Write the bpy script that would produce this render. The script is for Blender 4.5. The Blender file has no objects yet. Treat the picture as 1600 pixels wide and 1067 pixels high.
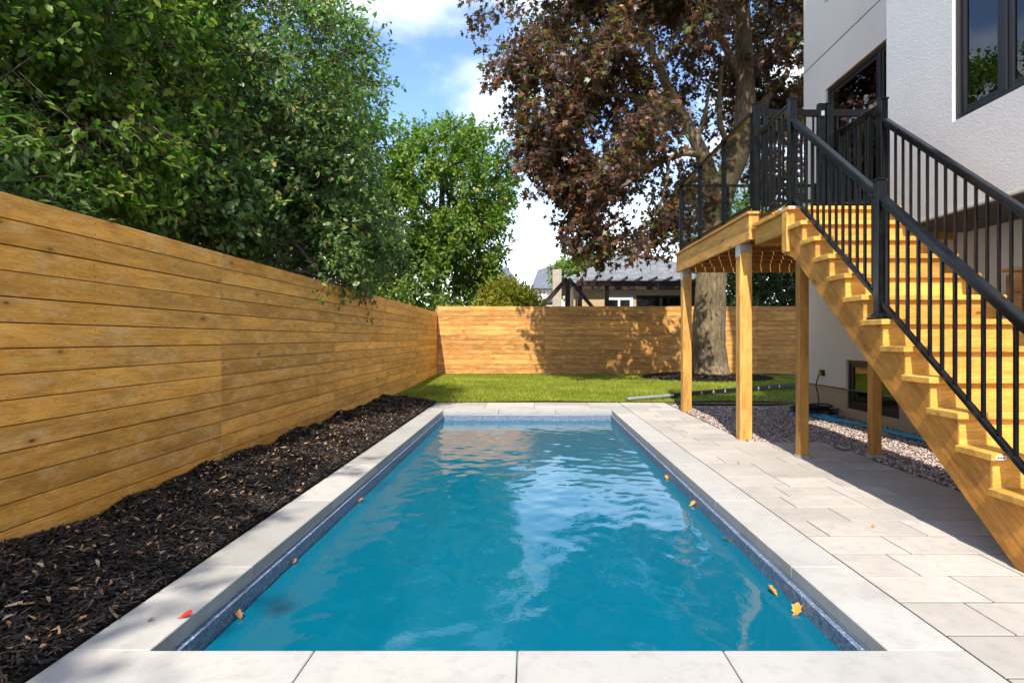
import bpy, bmesh, math, random
import numpy as np
from mathutils import Vector, Matrix

random.seed(7)
SC = bpy.context.scene
C = SC.collection

# ------------------------------------------------------------------ camera
cam = bpy.data.cameras.new("camera")
cam.sensor_width = 36.0
cam.lens = 20.7
cam.shift_x = -28 / 1600
cam.shift_y = -3.5 / 1600
cam.clip_start = 0.05
cam.clip_end = 3000
cam_ob = bpy.data.objects.new("camera", cam)
C.objects.link(cam_ob)
cam_ob.location = (0, 0, 1.15)
cam_ob.rotation_euler = (math.radians(90), 0, 0)
SC.camera = cam_ob

# ------------------------------------------------------------------ world
SUN_DIR = Vector((-0.14, -0.83, 1.0)).normalized()      # towards the sun
SUN_EL = math.asin(SUN_DIR.z)
SUN_AZ = math.atan2(SUN_DIR.x, SUN_DIR.y)
w = bpy.data.worlds.new("World")
SC.world = w
w.use_nodes = True
nt = w.node_tree
nt.nodes.clear()
N = nt.nodes.new
L = nt.links.new
out = N("ShaderNodeOutputWorld")
bg = N("ShaderNodeBackground")
bg.inputs["Strength"].default_value = 0.15
sky = N("ShaderNodeTexSky")
sky.sky_type = 'NISHITA'
sky.sun_disc = False
sky.sun_elevation = SUN_EL
sky.sun_rotation = SUN_AZ
sky.air_density = 0.8
sky.ozone_density = 4.0
sky.dust_density = 0.3
tc = N("ShaderNodeTexCoord")
sep = N("ShaderNodeSeparateXYZ")
L(tc.outputs["Generated"], sep.inputs[0])
addz = N("ShaderNodeMath"); addz.operation = 'MAXIMUM'; addz.inputs[1].default_value = 0.0
L(sep.outputs["Z"], addz.inputs[0])
addz2 = N("ShaderNodeMath"); addz2.operation = 'ADD'; addz2.inputs[1].default_value = 0.22
L(addz.outputs[0], addz2.inputs[0])
dx = N("ShaderNodeMath"); dx.operation = 'DIVIDE'; L(sep.outputs["X"], dx.inputs[0]); L(addz2.outputs[0], dx.inputs[1])
dy = N("ShaderNodeMath"); dy.operation = 'DIVIDE'; L(sep.outputs["Y"], dy.inputs[0]); L(addz2.outputs[0], dy.inputs[1])
comb = N("ShaderNodeCombineXYZ"); L(dx.outputs[0], comb.inputs[0]); L(dy.outputs[0], comb.inputs[1])
comb.inputs[2].default_value = 5.3
cn = N("ShaderNodeTexNoise"); cn.inputs["Scale"].default_value = 2.3; cn.inputs["Detail"].default_value = 7
cn.inputs["Roughness"].default_value = 0.52; cn.inputs["Distortion"].default_value = 0.25
L(comb.outputs[0], cn.inputs["Vector"])
cr = N("ShaderNodeMapRange"); cr.inputs["From Min"].default_value = 0.42; cr.inputs["From Max"].default_value = 0.70
cr.inputs["To Min"].default_value = 0.0; cr.inputs["To Max"].default_value = 0.85
cr.interpolation_type = 'SMOOTHSTEP'
L(cn.outputs["Fac"], cr.inputs["Value"])
# thicker cloud towards the horizon
hz = N("ShaderNodeMapRange"); hz.inputs["From Min"].default_value = 0.05; hz.inputs["From Max"].default_value = 0.34
hz.inputs["To Min"].default_value = 0.85; hz.inputs["To Max"].default_value = 0.0
L(sep.outputs["Z"], hz.inputs["Value"])
mx = N("ShaderNodeMath"); mx.operation = 'MAXIMUM'
L(cr.outputs[0], mx.inputs[0]); L(hz.outputs[0], mx.inputs[1])
mixc = N("ShaderNodeMix"); mixc.data_type = 'RGBA'
L(mx.outputs[0], mixc.inputs["Factor"])
L(sky.outputs[0], mixc.inputs["A"])
cc = N("ShaderNodeMix"); cc.data_type = 'RGBA'
L(hz.outputs[0], cc.inputs["Factor"]); cc.inputs["A"].default_value = (4.6, 4.8, 5.0, 1); cc.inputs["B"].default_value = (11.0, 11.2, 11.5, 1)
L(cc.outputs["Result"], mixc.inputs["B"])
L(mixc.outputs["Result"], bg.inputs["Color"])
L(bg.outputs[0], out.inputs[0])

# ------------------------------------------------------------------ sun
sl = bpy.data.lights.new("sun", 'SUN')
sl.energy = 2.9
sl.angle = math.radians(0.53)
sl.color = (1.0, 0.93, 0.82)
so = bpy.data.objects.new("sun", sl)
C.objects.link(so)
so.rotation_euler = (-SUN_DIR).to_track_quat('-Z', 'Y').to_euler()
so.location = (-3, -12, 20)

# ------------------------------------------------------------------ exposure
SC.view_settings.view_transform = 'Standard'
SC.view_settings.look = 'None'
SC.view_settings.exposure = 1.35
SC.view_settings.gamma = 1.0
SC.view_settings.use_curve_mapping = False
SC.render.engine = 'CYCLES'
SC.cycles.max_bounces = 10
SC.cycles.transparent_max_bounces = 16
SC.cycles.use_denoising = True
SC.cycles.caustics_reflective = False
SC.cycles.caustics_refractive = False

# ------------------------------------------------------------------ helpers
WL = {}

def link(o, parent=None, loc=(0, 0, 0)):
    loc = Vector(loc)
    C.objects.link(o)
    WL[o.name] = loc
    if parent is not None:
        o.parent = parent
        if tuple(parent.rotation_euler) != (0.0, 0.0, 0.0):
            o.matrix_parent_inverse = (Matrix.Translation(WL[parent.name]) @ parent.rotation_euler.to_matrix().to_4x4()).inverted()
            o.location = loc
        else:
            o.location = loc - WL[parent.name]
    else:
        o.location = loc
    return o

def tag(o, label=None, cat=None, group=None, kind=None):
    if label: o["label"] = label
    if cat: o["category"] = cat
    if group: o["group"] = group
    if kind: o["kind"] = kind
    return o

def thing(name, loc, label, cat, group=None):
    o = bpy.data.objects.new(name, None)
    o.empty_display_size = 0.1
    link(o, None, loc)
    return tag(o, label, cat, group)

_box = {}
def box_mesh(a, b, c, bev=0.003):
    k = (round(a, 4), round(b, 4), round(c, 4), bev)
    if k in _box: return _box[k]
    bm = bmesh.new()
    bmesh.ops.create_cube(bm, size=1)
    for v in bm.verts: v.co = Vector((v.co.x * a, v.co.y * b, v.co.z * c))
    if bev > 0:
        bmesh.ops.bevel(bm, geom=bm.edges[:], offset=min(bev, min(a, b, c) * .3), segments=1, affect='EDGES')
    me = bpy.data.meshes.new("box")
    bm.to_mesh(me); bm.free()
    _box[k] = me
    return me

_mesh_mat = {}
def with_mat(me, mat):
    k = (me.name, mat.name)
    if k in _mesh_mat: return _mesh_mat[k]
    if len(me.materials) == 0:
        me.materials.append(mat); _mesh_mat[k] = me
        return me
    m2 = me.copy(); m2.materials.clear(); m2.materials.append(mat)
    _mesh_mat[k] = m2
    return m2

def bx(name, x0, x1, y0, y1, z0, z1, mat, parent=None, bev=0.003):
    o = bpy.data.objects.new(name, with_mat(box_mesh(x1 - x0, y1 - y0, z1 - z0, bev), mat))
    return link(o, parent, ((x0 + x1) / 2, (y0 + y1) / 2, (z0 + z1) / 2))

def beam(name, p0, p1, W, T, mat, parent=None, up=(0, 0, 1), bev=0.003, roll=0.0):
    """box with its length from p0 to p1, W along up, T sideways"""
    p0 = Vector(p0); p1 = Vector(p1)
    d = p1 - p0
    o = bpy.data.objects.new(name, with_mat(box_mesh(d.length, T, W, bev), mat))
    x = d.normalized()
    y = Vector(up).cross(x).normalized()
    z = x.cross(y)
    m = Matrix((x, y, z)).transposed()
    if roll: m = m @ Matrix.Rotation(roll, 3, 'X')
    o.rotation_euler = m.to_euler()
    return link(o, parent, (p0 + p1) / 2)

def mesh_obj(name, verts, faces, mat, parent=None, loc=(0, 0, 0), smooth=False):
    me = bpy.data.meshes.new(name)
    lv = Vector(loc)
    me.from_pydata([tuple(Vector(v) - lv) for v in verts], [], faces)
    me.materials.append(mat)
    if smooth:
        me.polygons.foreach_set("use_smooth", [True] * len(me.polygons))
    me.update()
    o = bpy.data.objects.new(name, me)
    return link(o, parent, loc)

def np_mesh(name, V, F, mat, parent=None, loc=(0, 0, 0), rnd=None, smooth=False, mats=None, midx=None):
    """V (n,3), F (m,k) arrays in world coordinates"""
    V = np.asarray(V, dtype=np.float32) - np.asarray(loc, dtype=np.float32)
    F = np.asarray(F, dtype=np.int32)
    me = bpy.data.meshes.new(name)
    n, (m, k) = len(V), F.shape
    me.vertices.add(n); me.vertices.foreach_set("co", V.ravel())
    me.loops.add(m * k); me.loops.foreach_set("vertex_index", F.ravel())
    me.polygons.add(m)
    me.polygons.foreach_set("loop_start", np.arange(0, m * k, k, dtype=np.int32))
    me.polygons.foreach_set("loop_total", np.full(m, k, dtype=np.int32))
    me.materials.append(mat)
    if smooth: me.polygons.foreach_set("use_smooth", np.ones(m, dtype=bool))
    me.update(calc_edges=True)
    if rnd is not None:
        a = me.attributes.new("rnd", 'FLOAT', 'POINT')
        a.data.foreach_set("value", np.asarray(rnd, dtype=np.float32))
    o = bpy.data.objects.new(name, me)
    return link(o, parent, loc)

def tube_geo(pts, radii, sides=8, wob=0.0, rng=None, cap=True):
    pts = [Vector(p) for p in pts]
    V = []; F = []
    prev = None
    for i, p in enumerate(pts):
        t = (pts[min(i + 1, len(pts) - 1)] - pts[max(i - 1, 0)]).normalized()
        if prev is None:
            a = t.orthogonal().normalized()
        else:
            a = (prev - t * prev.dot(t)).normalized()
        prev = a
        b = t.cross(a)
        for s in range(sides):
            an = 2 * math.pi * s / sides
            r = radii[i] * (1 + (rng.uniform(-wob, wob) if wob else 0))
            V.append(p + (a * math.cos(an) + b * math.sin(an)) * r)
    for i in range(len(pts) - 1):
        for s in range(sides):
            F.append((i * sides + s, i * sides + (s + 1) % sides, (i + 1) * sides + (s + 1) % sides, (i + 1) * sides + s))
    if cap:
        F.append(tuple(range(sides))[::-1])
        F.append(tuple((len(pts) - 1) * sides + s for s in range(sides)))
    return V, F

def tube(name, pts, r, mat, parent=None, sides=8, loc=None, wob=0.0, rng=None):
    if not hasattr(r, '__len__'): r = [r] * len(pts)
    V, F = tube_geo(pts, r, sides, wob, rng)
    return mesh_obj(name, V, F, mat, parent, loc if loc is not None else (WL[parent.name] if parent else pts[0]), smooth=True)

def spline(pts, n=8):
    """Catmull-Rom through pts"""
    P = [Vector(p) for p in pts]
    P = [P[0] * 2 - P[1]] + P + [P[-1] * 2 - P[-2]]
    out = []
    for i in range(1, len(P) - 2):
        for k in range(n):
            t = k / n
            a, b, c, d = P[i - 1], P[i], P[i + 1], P[i + 2]
            out.append(0.5 * ((2 * b) + (c - a) * t + (2 * a - 5 * b + 4 * c - d) * t * t + (3 * b - a - 3 * c + d) * t ** 3))
    out.append(P[-2])
    return out

# ------------------------------------------------------------------ materials
class Mat:
    def __init__(s, name):
        s.m = bpy.data.materials.new(name); s.m.use_nodes = True
        s.t = s.m.node_tree; s.t.nodes.clear()
        s.out = s.t.nodes.new("ShaderNodeOutputMaterial")
    def n(s, typ, **kw):
        o = s.t.nodes.new(typ)
        for k, v in kw.items():
            if hasattr(o, k) and k not in o.inputs: setattr(o, k, v)
            else: o.inputs[k].default_value = v
        return o
    def l(s, a, b): s.t.links.new(a, b)
    def ramp(s, fac, stops):
        r = s.n("ShaderNodeValToRGB")
        e = r.color_ramp.elements
        while len(e) < len(stops): e.new(0.5)
        for el, (p, c) in zip(e, stops):
            el.position = p; el.color = (*c, 1)
        s.l(fac, r.inputs[0])
        return r.outputs[0]
    def mix(s, fac, a, b, mode='MIX'):
        x = s.n("ShaderNodeMix", data_type='RGBA', blend_type=mode)
        if isinstance(fac, (int, float)): x.inputs["Factor"].default_value = fac
        else: s.l(fac, x.inputs["Factor"])
        for sock, v in (("A", a), ("B", b)):
            i = [q for q in x.inputs if q.name == sock and q.type == 'RGBA'][0]
            if isinstance(v, tuple): i.default_value = (*v, 1)
            else: s.l(v, i)
        return [q for q in x.outputs if q.type == 'RGBA'][0]
    def math(s, op, a, b=0.0, clamp=False):
        x = s.n("ShaderNodeMath", operation=op); x.use_clamp = clamp
        for i, v in ((0, a), (1, b)):
            if isinstance(v, (int, float)): x.inputs[i].default_value = v
            else: s.l(v, x.inputs[i])
        return x.outputs[0]
    def rng(s, v, a, b, c, d):
        x = s.n("ShaderNodeMapRange"); s.l(v, x.inputs[0])
        for i, q in enumerate((a, b, c, d)): x.inputs[i + 1].default_value = q
        return x.outputs[0]
    def coords(s, offset=True):
        c = s.n("ShaderNodeTexCoord").outputs["Object"]
        if not offset: return c
        inf = s.n("ShaderNodeObjectInfo")
        m = s.n("ShaderNodeVectorMath", operation='SCALE'); m.inputs[0].default_value = (37.1, 91.7, 53.3)
        s.l(inf.outputs["Random"], m.inputs["Scale"])
        a = s.n("ShaderNodeVectorMath", operation='ADD'); s.l(c, a.inputs[0]); s.l(m.outputs[0], a.inputs[1])
        return a.outputs[0]
    def scale(s, v, sc):
        m = s.n("ShaderNodeVectorMath", operation='MULTIPLY'); s.l(v, m.inputs[0]); m.inputs[1].default_value = sc
        return m.outputs[0]
    def noise(s, v, sc, det=4, rough=.55, dist=0.0):
        x = s.n("ShaderNodeTexNoise"); s.l(v, x.inputs["Vector"])
        x.inputs["Scale"].default_value = sc; x.inputs["Detail"].default_value = det
        x.inputs["Roughness"].default_value = rough; x.inputs["Distortion"].default_value = dist
        return x.outputs["Fac"]
    def bump(s, h, strength=.3, dist=.01):
        b = s.n("ShaderNodeBump"); b.inputs["Strength"].default_value = strength; b.inputs["Distance"].default_value = dist
        s.l(h, b.inputs["Height"]); return b.outputs[0]
    def pbr(s, col, rough=.6, normal=None, spec=.4, metal=0.0):
        p = s.n("ShaderNodeBsdfPrincipled")
        if isinstance(col, tuple): p.inputs["Base Color"].default_value = (*col, 1)
        else: s.l(col, p.inputs["Base Color"])
        if isinstance(rough, (int, float)): p.inputs["Roughness"].default_value = rough
        else: s.l(rough, p.inputs["Roughness"])
        p.inputs["Specular IOR Level"].default_value = spec
        p.inputs["Metallic"].default_value = metal
        if normal is not None: s.l(normal, p.inputs["Normal"])
        s.l(p.outputs[0], s.out.inputs[0])
        return p

def wood(name, light, dark, knots=True, rough=.55, pale=None, blotch=0.6, spec=.3):
    s = Mat(name)
    v = s.coords()
    warp = s.noise(s.scale(v, (1.2, 5, 5)), 1.0, 3)
    wv = s.n("ShaderNodeCombineXYZ"); s.l(s.math('MULTIPLY', warp, .35), wv.inputs[1]); s.l(s.math('MULTIPLY', warp, .35), wv.inputs[2])
    ad = s.n("ShaderNodeVectorMath", operation='ADD'); s.l(v, ad.inputs[0]); s.l(wv.outputs[0], ad.inputs[1])
    g = s.noise(s.scale(ad.outputs[0], (.6, 30, 30)), 1.6, 5, .6)
    g2 = s.noise(s.scale(v, (.9, 4.5, 4.5)), 1.7, 4, .6, .6)
    col = s.ramp(g, [(.3, dark), (.5, tuple((a + b) / 2 for a, b in zip(light, dark))), (.72, light)])
    bl = s.rng(g2, .35, .68, 1 - blotch * .55, 1 + blotch * .38)
    col = s.mix(1.0, col, _grey(s, bl), 'MULTIPLY')
    inf = s.n("ShaderNodeObjectInfo")
    tone = s.rng(inf.outputs["Random"], 0, 1, .74, 1.16)
    col = s.mix(1.0, col, _grey(s, tone), 'MULTIPLY')
    if pale is not None:
        g3 = s.noise(s.scale(v, (1.5, 4, 4)), 2.3, 7, .68, .8)
        col = s.mix(s.rng(g3, .50, .72, 0, .55), col, pale)
    fine = s.noise(s.scale(ad.outputs[0], (1.6, 75, 75)), 2.2, 4, .65)
    col = s.mix(1.0, col, _grey(s, s.rng(fine, .32, .68, .74, 1.16)), 'MULTIPLY')
    smg = s.noise(s.scale(v, (3.2, 3.5, 3.5)), 1.3, 5, .62, .5)
    col = s.mix(s.rng(smg, .58, .76, 0, .4), col, dark)
    h = g
    if knots:
        vo = s.n("ShaderNodeTexVoronoi"); s.l(s.scale(v, (2.6, 6.0, 6.0)), vo.inputs["Vector"]); vo.inputs["Scale"].default_value = 1.25
        d = vo.outputs["Distance"]
        sel = s.math('GREATER_THAN', s.n("ShaderNodeSeparateColor").outputs[0], .5)
        sc = s.n("ShaderNodeSeparateColor"); s.l(vo.outputs["Color"], sc.inputs[0])
        sel = s.math('GREATER_THAN', sc.outputs[0], .45)
        k = s.math('MULTIPLY', s.rng(d, .055, .10, 1, 0), sel)
        ring = s.math('MULTIPLY', s.rng(d, .09, .30, .6, 0), sel)
        col = s.mix(ring, col, tuple(c * .62 for c in dark))
        col = s.mix(s.math('MULTIPLY', k, .95), col, tuple(c * .22 for c in dark))
    s.pbr(col, s.rng(g, .2, .8, rough + .1, rough - .1), s.bump(h, .25, .004), spec)
    return s.m

def _grey(s, f):
    c = s.n("ShaderNodeCombineColor")
    for i in range(3): s.l(f, c.inputs[i])
    return c.outputs[0]

M = {}
M['fence'] = wood("fence wood", (1.0, .51, .105), (.84, .335, .046), pale=(1.0, .68, .32), blotch=.48)
M['fence_back'] = wood("back fence wood", (.84, .43, .12), (.56, .23, .05), pale=(.86, .58, .28), blotch=.6)
M['fence_post'] = wood("fence post wood", (.42, .24, .09), (.26, .13, .04))
M['deck'] = wood("deck lumber", (.80, .43, .105), (.57, .255, .05), blotch=.5, pale=(.74, .46, .17))
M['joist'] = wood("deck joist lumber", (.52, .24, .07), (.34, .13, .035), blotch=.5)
M['stair'] = wood("stair lumber", (.84, .47, .10), (.62, .295, .048), blotch=.5, pale=(.80, .52, .17))

def metal_black():
    s = Mat("black satin metal")
    v = s.coords()
    n = s.noise(v, 9, 4)
    s.pbr(s.mix(s.rng(n, .35, .75, 0, 1), (.0045, .005, .006), (.010, .010, .011)), s.rng(n, .3, .7, .17, .28), None, .28)
    return s.m
M['black'] = metal_black()

def plain(name, col, rough=.6, spec=.4, metal=0.0, var=.15, sc=8, bump=0.0):
    s = Mat(name)
    v = s.coords()
    n = s.noise(v, sc, 5)
    c = s.mix(s.rng(n, .3, .7, 0, 1), tuple(q * (1 - var) for q in col), tuple(min(1, q * (1 + var)) for q in col))
    s.pbr(c, rough, s.bump(s.noise(v, sc * 12, 3), bump, .003) if bump else None, spec, metal)
    return s.m

M['galv'] = plain("galvanised steel", (.55, .57, .58), .4, .5, .8, .2, 20)
M['alu'] = plain("grey aluminium", (.50, .52, .55), .35, .5, .6, .1, 6)
M['frame'] = plain("dark window frame", (.014, .012, .013), .35, .45, 0, .2, 5)
M['soffit'] = plain("dark brown soffit", (.035, .02, .015), .45, .4)
M['white_tag'] = plain("white label", (.8, .8, .78), .6)
M['ink'] = plain("label print", (.03, .03, .03), .6)
M['rubber'] = plain("black rubber", (.012, .012, .013), .45)
M['bluehose'] = plain("blue hose", (.01, .30, .45), .4)
M['bluefab'] = plain("blue flat hose", (.02, .24, .50), .45, var=.3)
M['yellowplug'] = plain("yellow plug", (.65, .42, .03), .45)
M['curtain'] = plain("white curtain", (.75, .77, .76), .8)
M['room'] = plain("room interior", (.60, .55, .48), .85)
M['chimney'] = plain('beige rendered chimney', (.42, .36, .28), .85)
M['trim'] = plain("pale bead trim", (.6, .57, .52), .5)
M['lampglass'] = plain("lantern glass", (.7, .68, .6), .3)
M['doorwhite'] = plain("painted door white", (.72, .73, .74), .45)
M['pergola'] = wood("dark stained timber", (.075, .042, .03), (.035, .02, .016), knots=False, rough=.6)
M['sidewood'] = wood("side fence cedar", (.55, .26, .08), (.36, .14, .04), blotch=.5)

def stucco(name, base, grain=60):
    s = Mat(name)
    v = s.coords(False)
    n = s.noise(v, 1.1, 5)
    n2 = s.noise(s.scale(v, (1, 1, 1.6)), grain, 5, .7)
    col = s.mix(s.rng(n, .3, .7, 0, 1), tuple(b * .93 for b in base), base)
    col = s.mix(s.math('MULTIPLY', s.rng(n2, .3, .7, .22, 0), 1), col, tuple(b * .7 for b in base))
    s.pbr(col, .85, s.bump(n2, .8, .007), .2)
    return s.m
M['stucco'] = stucco("light grey stucco", (.74, .73, .705), 42)
M['stucco2'] = stucco("warm white stucco", (.76, .70, .62))
M['foundation'] = stucco("tan foundation parging", (.48, .37, .24), 30)
M['groove'] = plain("grey reveal bead", (.12, .12, .12), .6)

def stone(name, base, warm, seam=.0):
    s = Mat(name)
    v = s.coords()
    n = s.noise(v, 2.2, 6, .6, .3)
    n2 = s.noise(v, 14, 5, .65)
    n3 = s.noise(v, 150, 2)
    inf = s.n("ShaderNodeObjectInfo")
    col = s.mix(s.rng(n, .3, .7, 0, 1), base, warm)
    col = s.mix(1.0, col, _grey(s, s.rng(inf.outputs["Random"], 0, 1, .80, 1.06)), 'MULTIPLY')
    col = s.mix(s.rng(n2, .50, .75, 0, .5), col, tuple(b * .66 for b in base))
    col = s.mix(s.rng(n3, .62, .75, 0, .3), col, tuple(b * .5 for b in base))
    wv = s.n("ShaderNodeTexCoord").outputs["Generated"]
    g = s.n("ShaderNodeNewGeometry").outputs["Position"]
    st = s.noise(g, 1.1, 6, .62, .6)
    col = s.mix(s.rng(st, .52, .70, 0, .5), col, tuple(b * .55 for b in warm))
    s.pbr(col, .75, s.bump(n2, .25, .004), .3)
    return s.m
M['coping'] = stone("pale limestone coping", (.41, .402, .38), (.46, .437, .40))
M['paver'] = stone("pale stone paver", (.41, .385, .35), (.52, .465, .40))
M['joint'] = plain("sanded joint", (.055, .046, .038), .9, .1, sc=40, bump=.3)

def ground_mat(name, a, b, sc=3, rough=.95, bumpsc=60):
    s = Mat(name)
    v = s.coords(False)
    n = s.noise(v, sc, 6, .6)
    col = s.ramp(n, [(.35, a), (.65, b)])
    s.pbr(col, rough, s.bump(s.noise(v, bumpsc, 4), .6, .02), .1)
    return s.m
M['soil'] = ground_mat("bare soil", (.07, .05, .032), (.16, .12, .07))
M['lawn'] = ground_mat("lawn base", (.10, .13, .02), (.17, .20, .03), 2.0)
M['mulchbase'] = ground_mat("dark mulch base", (.008, .007, .007), (.02, .017, .015), 20)
M['gravelbase'] = ground_mat("gravel base", (.16, .13, .115), (.30, .25, .22), 25)

def attr_mat(name, stops, rough=.6, spec=.3, transl=0.0, tcol=1.25, extra_noise=True):
    s = Mat(name)
    a = s.n("ShaderNodeAttribute"); a.attribute_name = "rnd"
    f = a.outputs["Fac"]
    col = s.ramp(f, stops)
    if extra_noise:
        c = s.n("ShaderNodeTexCoord").outputs["Object"]
        n = s.noise(c, .9, 3)
        col = s.mix(1.0, col, _grey(s, s.rng(n, .3, .7, .72, 1.25)), 'MULTIPLY')
    p = s.pbr(col, rough, None, spec)
    if transl > 0:
        tr = s.n("ShaderNodeBsdfTranslucent")
        tcm = s.mix(1.0, col, (min(1, tcol * 1.1), tcol, tcol * .45), 'MULTIPLY')
        s.l(tcm, tr.inputs[0])
        ms = s.n("ShaderNodeMixShader"); ms.inputs[0].default_value = transl
        s.l(p.outputs[0], ms.inputs[1]); s.l(tr.outputs[0], ms.inputs[2])
        s.l(ms.outputs[0], s.out.inputs[0])
    return s.m

M['leaf_apple'] = attr_mat("apple leaves", [(0, (.072, .122, .034)), (.55, (.150, .225, .062)), (.93, (.24, .30, .10)), (1, (.38, .30, .06))], .34, .55, .42, 1.8)
M['leaf_dark'] = attr_mat("dark leaves", [(0, (.062, .115, .016)), (.6, (.135, .21, .026)), (.9, (.23, .28, .04)), (1, (.38, .30, .04))], .40, .38, .45, 1.8)
M['leaf_bright'] = attr_mat("bright leaves", [(0, (.075, .14, .020)), (.5, (.15, .225, .030)), (.9, (.24, .29, .042)), (1, (.34, .30, .042))], .45, .4, .42, 1.7)
M['leaf_yellow'] = attr_mat("yellow green leaves", [(0, (.16, .17, .015)), (.5, (.26, .24, .02)), (1, (.36, .30, .03))], .5, .3, .42, 1.5)
M['leaf_maple'] = attr_mat("purple maple leaves", [(0, (.045, .030, .028)), (.4, (.078, .038, .030)), (.7, (.17, .062, .028)), (.88, (.30, .105, .03)), (.93, (.17, .16, .04)), (1, (.15, .18, .04))], .42, .5, .36, 1.7)
M['leaf_lance'] = attr_mat("long leaves", [(0, (.045, .09, .02)), (.7, (.10, .16, .04)), (1, (.2, .22, .08))], .45, .4, .36, 1.5)
M['leaf_hedge'] = attr_mat("dark hedge leaves", [(0, (.018, .042, .012)), (.6, (.04, .08, .02)), (1, (.09, .13, .03))], .5, .4, .3, 1.4)
M['grass'] = attr_mat("grass blades", [(0, (.15, .19, .02)), (.5, (.30, .335, .034)), (.85, (.44, .42, .07)), (1, (.52, .42, .18))], .55, .25, .35, 1.4)
M['mulch'] = attr_mat("mulch shreds", [(0, (.007, .006, .006)), (.5, (.020, .016, .014)), (.85, (.055, .040, .032)), (1, (.17, .115, .08))], .6, .4, 0, extra_noise=False)
M['dryleaf'] = attr_mat("pale dry chips", [(0, (.34, .17, .075)), (.5, (.52, .30, .15)), (1, (.66, .47, .30))], .7, .2, .2, 1.0, False)
M['gravel'] = attr_mat("crushed stone", [(0, (.13, .095, .085)), (.3, (.33, .245, .215)), (.7, (.50, .40, .35)), (1, (.72, .66, .60))], .8, .2, 0, extra_noise=False)
M['leaf_fallen'] = plain("fallen yellow leaf", (.50, .23, .03), .5, .4, var=.3, sc=30)
M['leaf_brown'] = plain("fallen brown leaf", (.22, .11, .05), .6, .3, var=.3, sc=30)
M['leaf_red'] = plain("fallen red leaf", (.50, .02, .012), .45, .4, var=.2, sc=30)

def bark(name, a, b):
    s = Mat(name)
    v = s.coords(False)
    n = s.noise(s.scale(v, (5, 5, 1.3)), 3, 7, .65, .8)
    n2 = s.noise(v, 1.3, 4)
    col = s.ramp(n, [(.32, a), (.68, b)])
    col = s.mix(1.0, col, _grey(s, s.rng(n2, .3, .7, .75, 1.2)), 'MULTIPLY')
    s.pbr(col, .9, s.bump(n, .9, .05), .15)
    return s.m
M['bark'] = bark("brown bark", (.07, .05, .035), (.19, .145, .10))
M['bark_maple'] = bark("maple bark", (.075, .054, .032), (.32, .245, .145))

def shingle():
    s = Mat("grey shingles")
    v = s.coords(False)
    b = s.n("ShaderNodeTexBrick"); s.l(v, b.inputs["Vector"])
    b.inputs["Color1"].default_value = (.15, .16, .17, 1); b.inputs["Color2"].default_value = (.22, .23, .24, 1); b.inputs["Mortar"].default_value = (.12, .12, .13, 1)
    b.inputs["Scale"].default_value = 1.0; b.inputs["Mortar Size"].default_value = .012
    b.inputs["Brick Width"].default_value = .33; b.inputs["Row Height"].default_value = .15
    n = s.noise(v, 5, 5)
    col = s.mix(1.0, b.outputs["Color"], _grey(s, s.rng(n, .3, .7, .75, 1.25)), 'MULTIPLY')
    s.pbr(col, .85, s.bump(b.outputs["Fac"], -.4, .02), .2)
    return s.m
M['shingle'] = shingle()
M['shingle_dark'] = plain("dark slate roof", (.13, .14, .16), .8, .2, 0, .25, 6)

def brick(name, a, b2):
    s = Mat(name)
    v = s.coords(False)
    sp = s.n("ShaderNodeSeparateXYZ"); s.l(v, sp.inputs[0])
    cb = s.n("ShaderNodeCombineXYZ"); s.l(s.math('ADD', sp.outputs[0], sp.outputs[1]), cb.inputs[0]); s.l(sp.outputs[2], cb.inputs[1])
    b = s.n("ShaderNodeTexBrick"); s.l(cb.outputs[0], b.inputs["Vector"])
    b.inputs["Color1"].default_value = (*a, 1); b.inputs["Color2"].default_value = (*b2, 1); b.inputs["Mortar"].default_value = (.42, .38, .32, 1)
    b.inputs["Scale"].default_value = 1; b.inputs["Mortar Size"].default_value = .008
    b.inputs["Brick Width"].default_value = .22; b.inputs["Row Height"].default_value = .075
    s.pbr(b.outputs["Color"], .85, s.bump(b.outputs["Fac"], -.3, .01), .2)
    return s.m
M['brick'] = brick("yellow brick", (.46, .30, .13), (.56, .39, .19))

def liner(name, base, spots=True):
    s = Mat(name)
    v = s.coords(False)
    n = s.noise(v, 120, 3, .7)
    n2 = s.noise(v, 45, 4, .6)
    col = s.ramp(s.math('ADD', s.math('MULTIPLY', n, .6), s.math('MULTIPLY', n2, .4)),
                 [(.36, tuple(b * .25 for b in base)), (.47, base), (.56, tuple(min(1, b * 1.2 + .06) for b in base)), (.64, (.5, .58, .68))])
    s.pbr(col, .45, None, .4)
    return s.m
M['liner'] = liner("speckled blue liner", (.11, .155, .235))

def liner_floor():
    s = Mat("blue pool floor liner")
    v = s.coords(False)
    n = s.noise(v, .8, 4, .5)
    n2 = s.noise(v, 60, 3, .7)
    col = s.ramp(n, [(.3, (.045, .33, .47)), (.7, (.075, .43, .56))])
    col = s.mix(s.rng(n2, .4, .7, 0, .25), col, (.03, .20, .34))
    s.pbr(col, .5, None, .3)
    return s.m
M['linerfloor'] = liner_floor()

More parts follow.
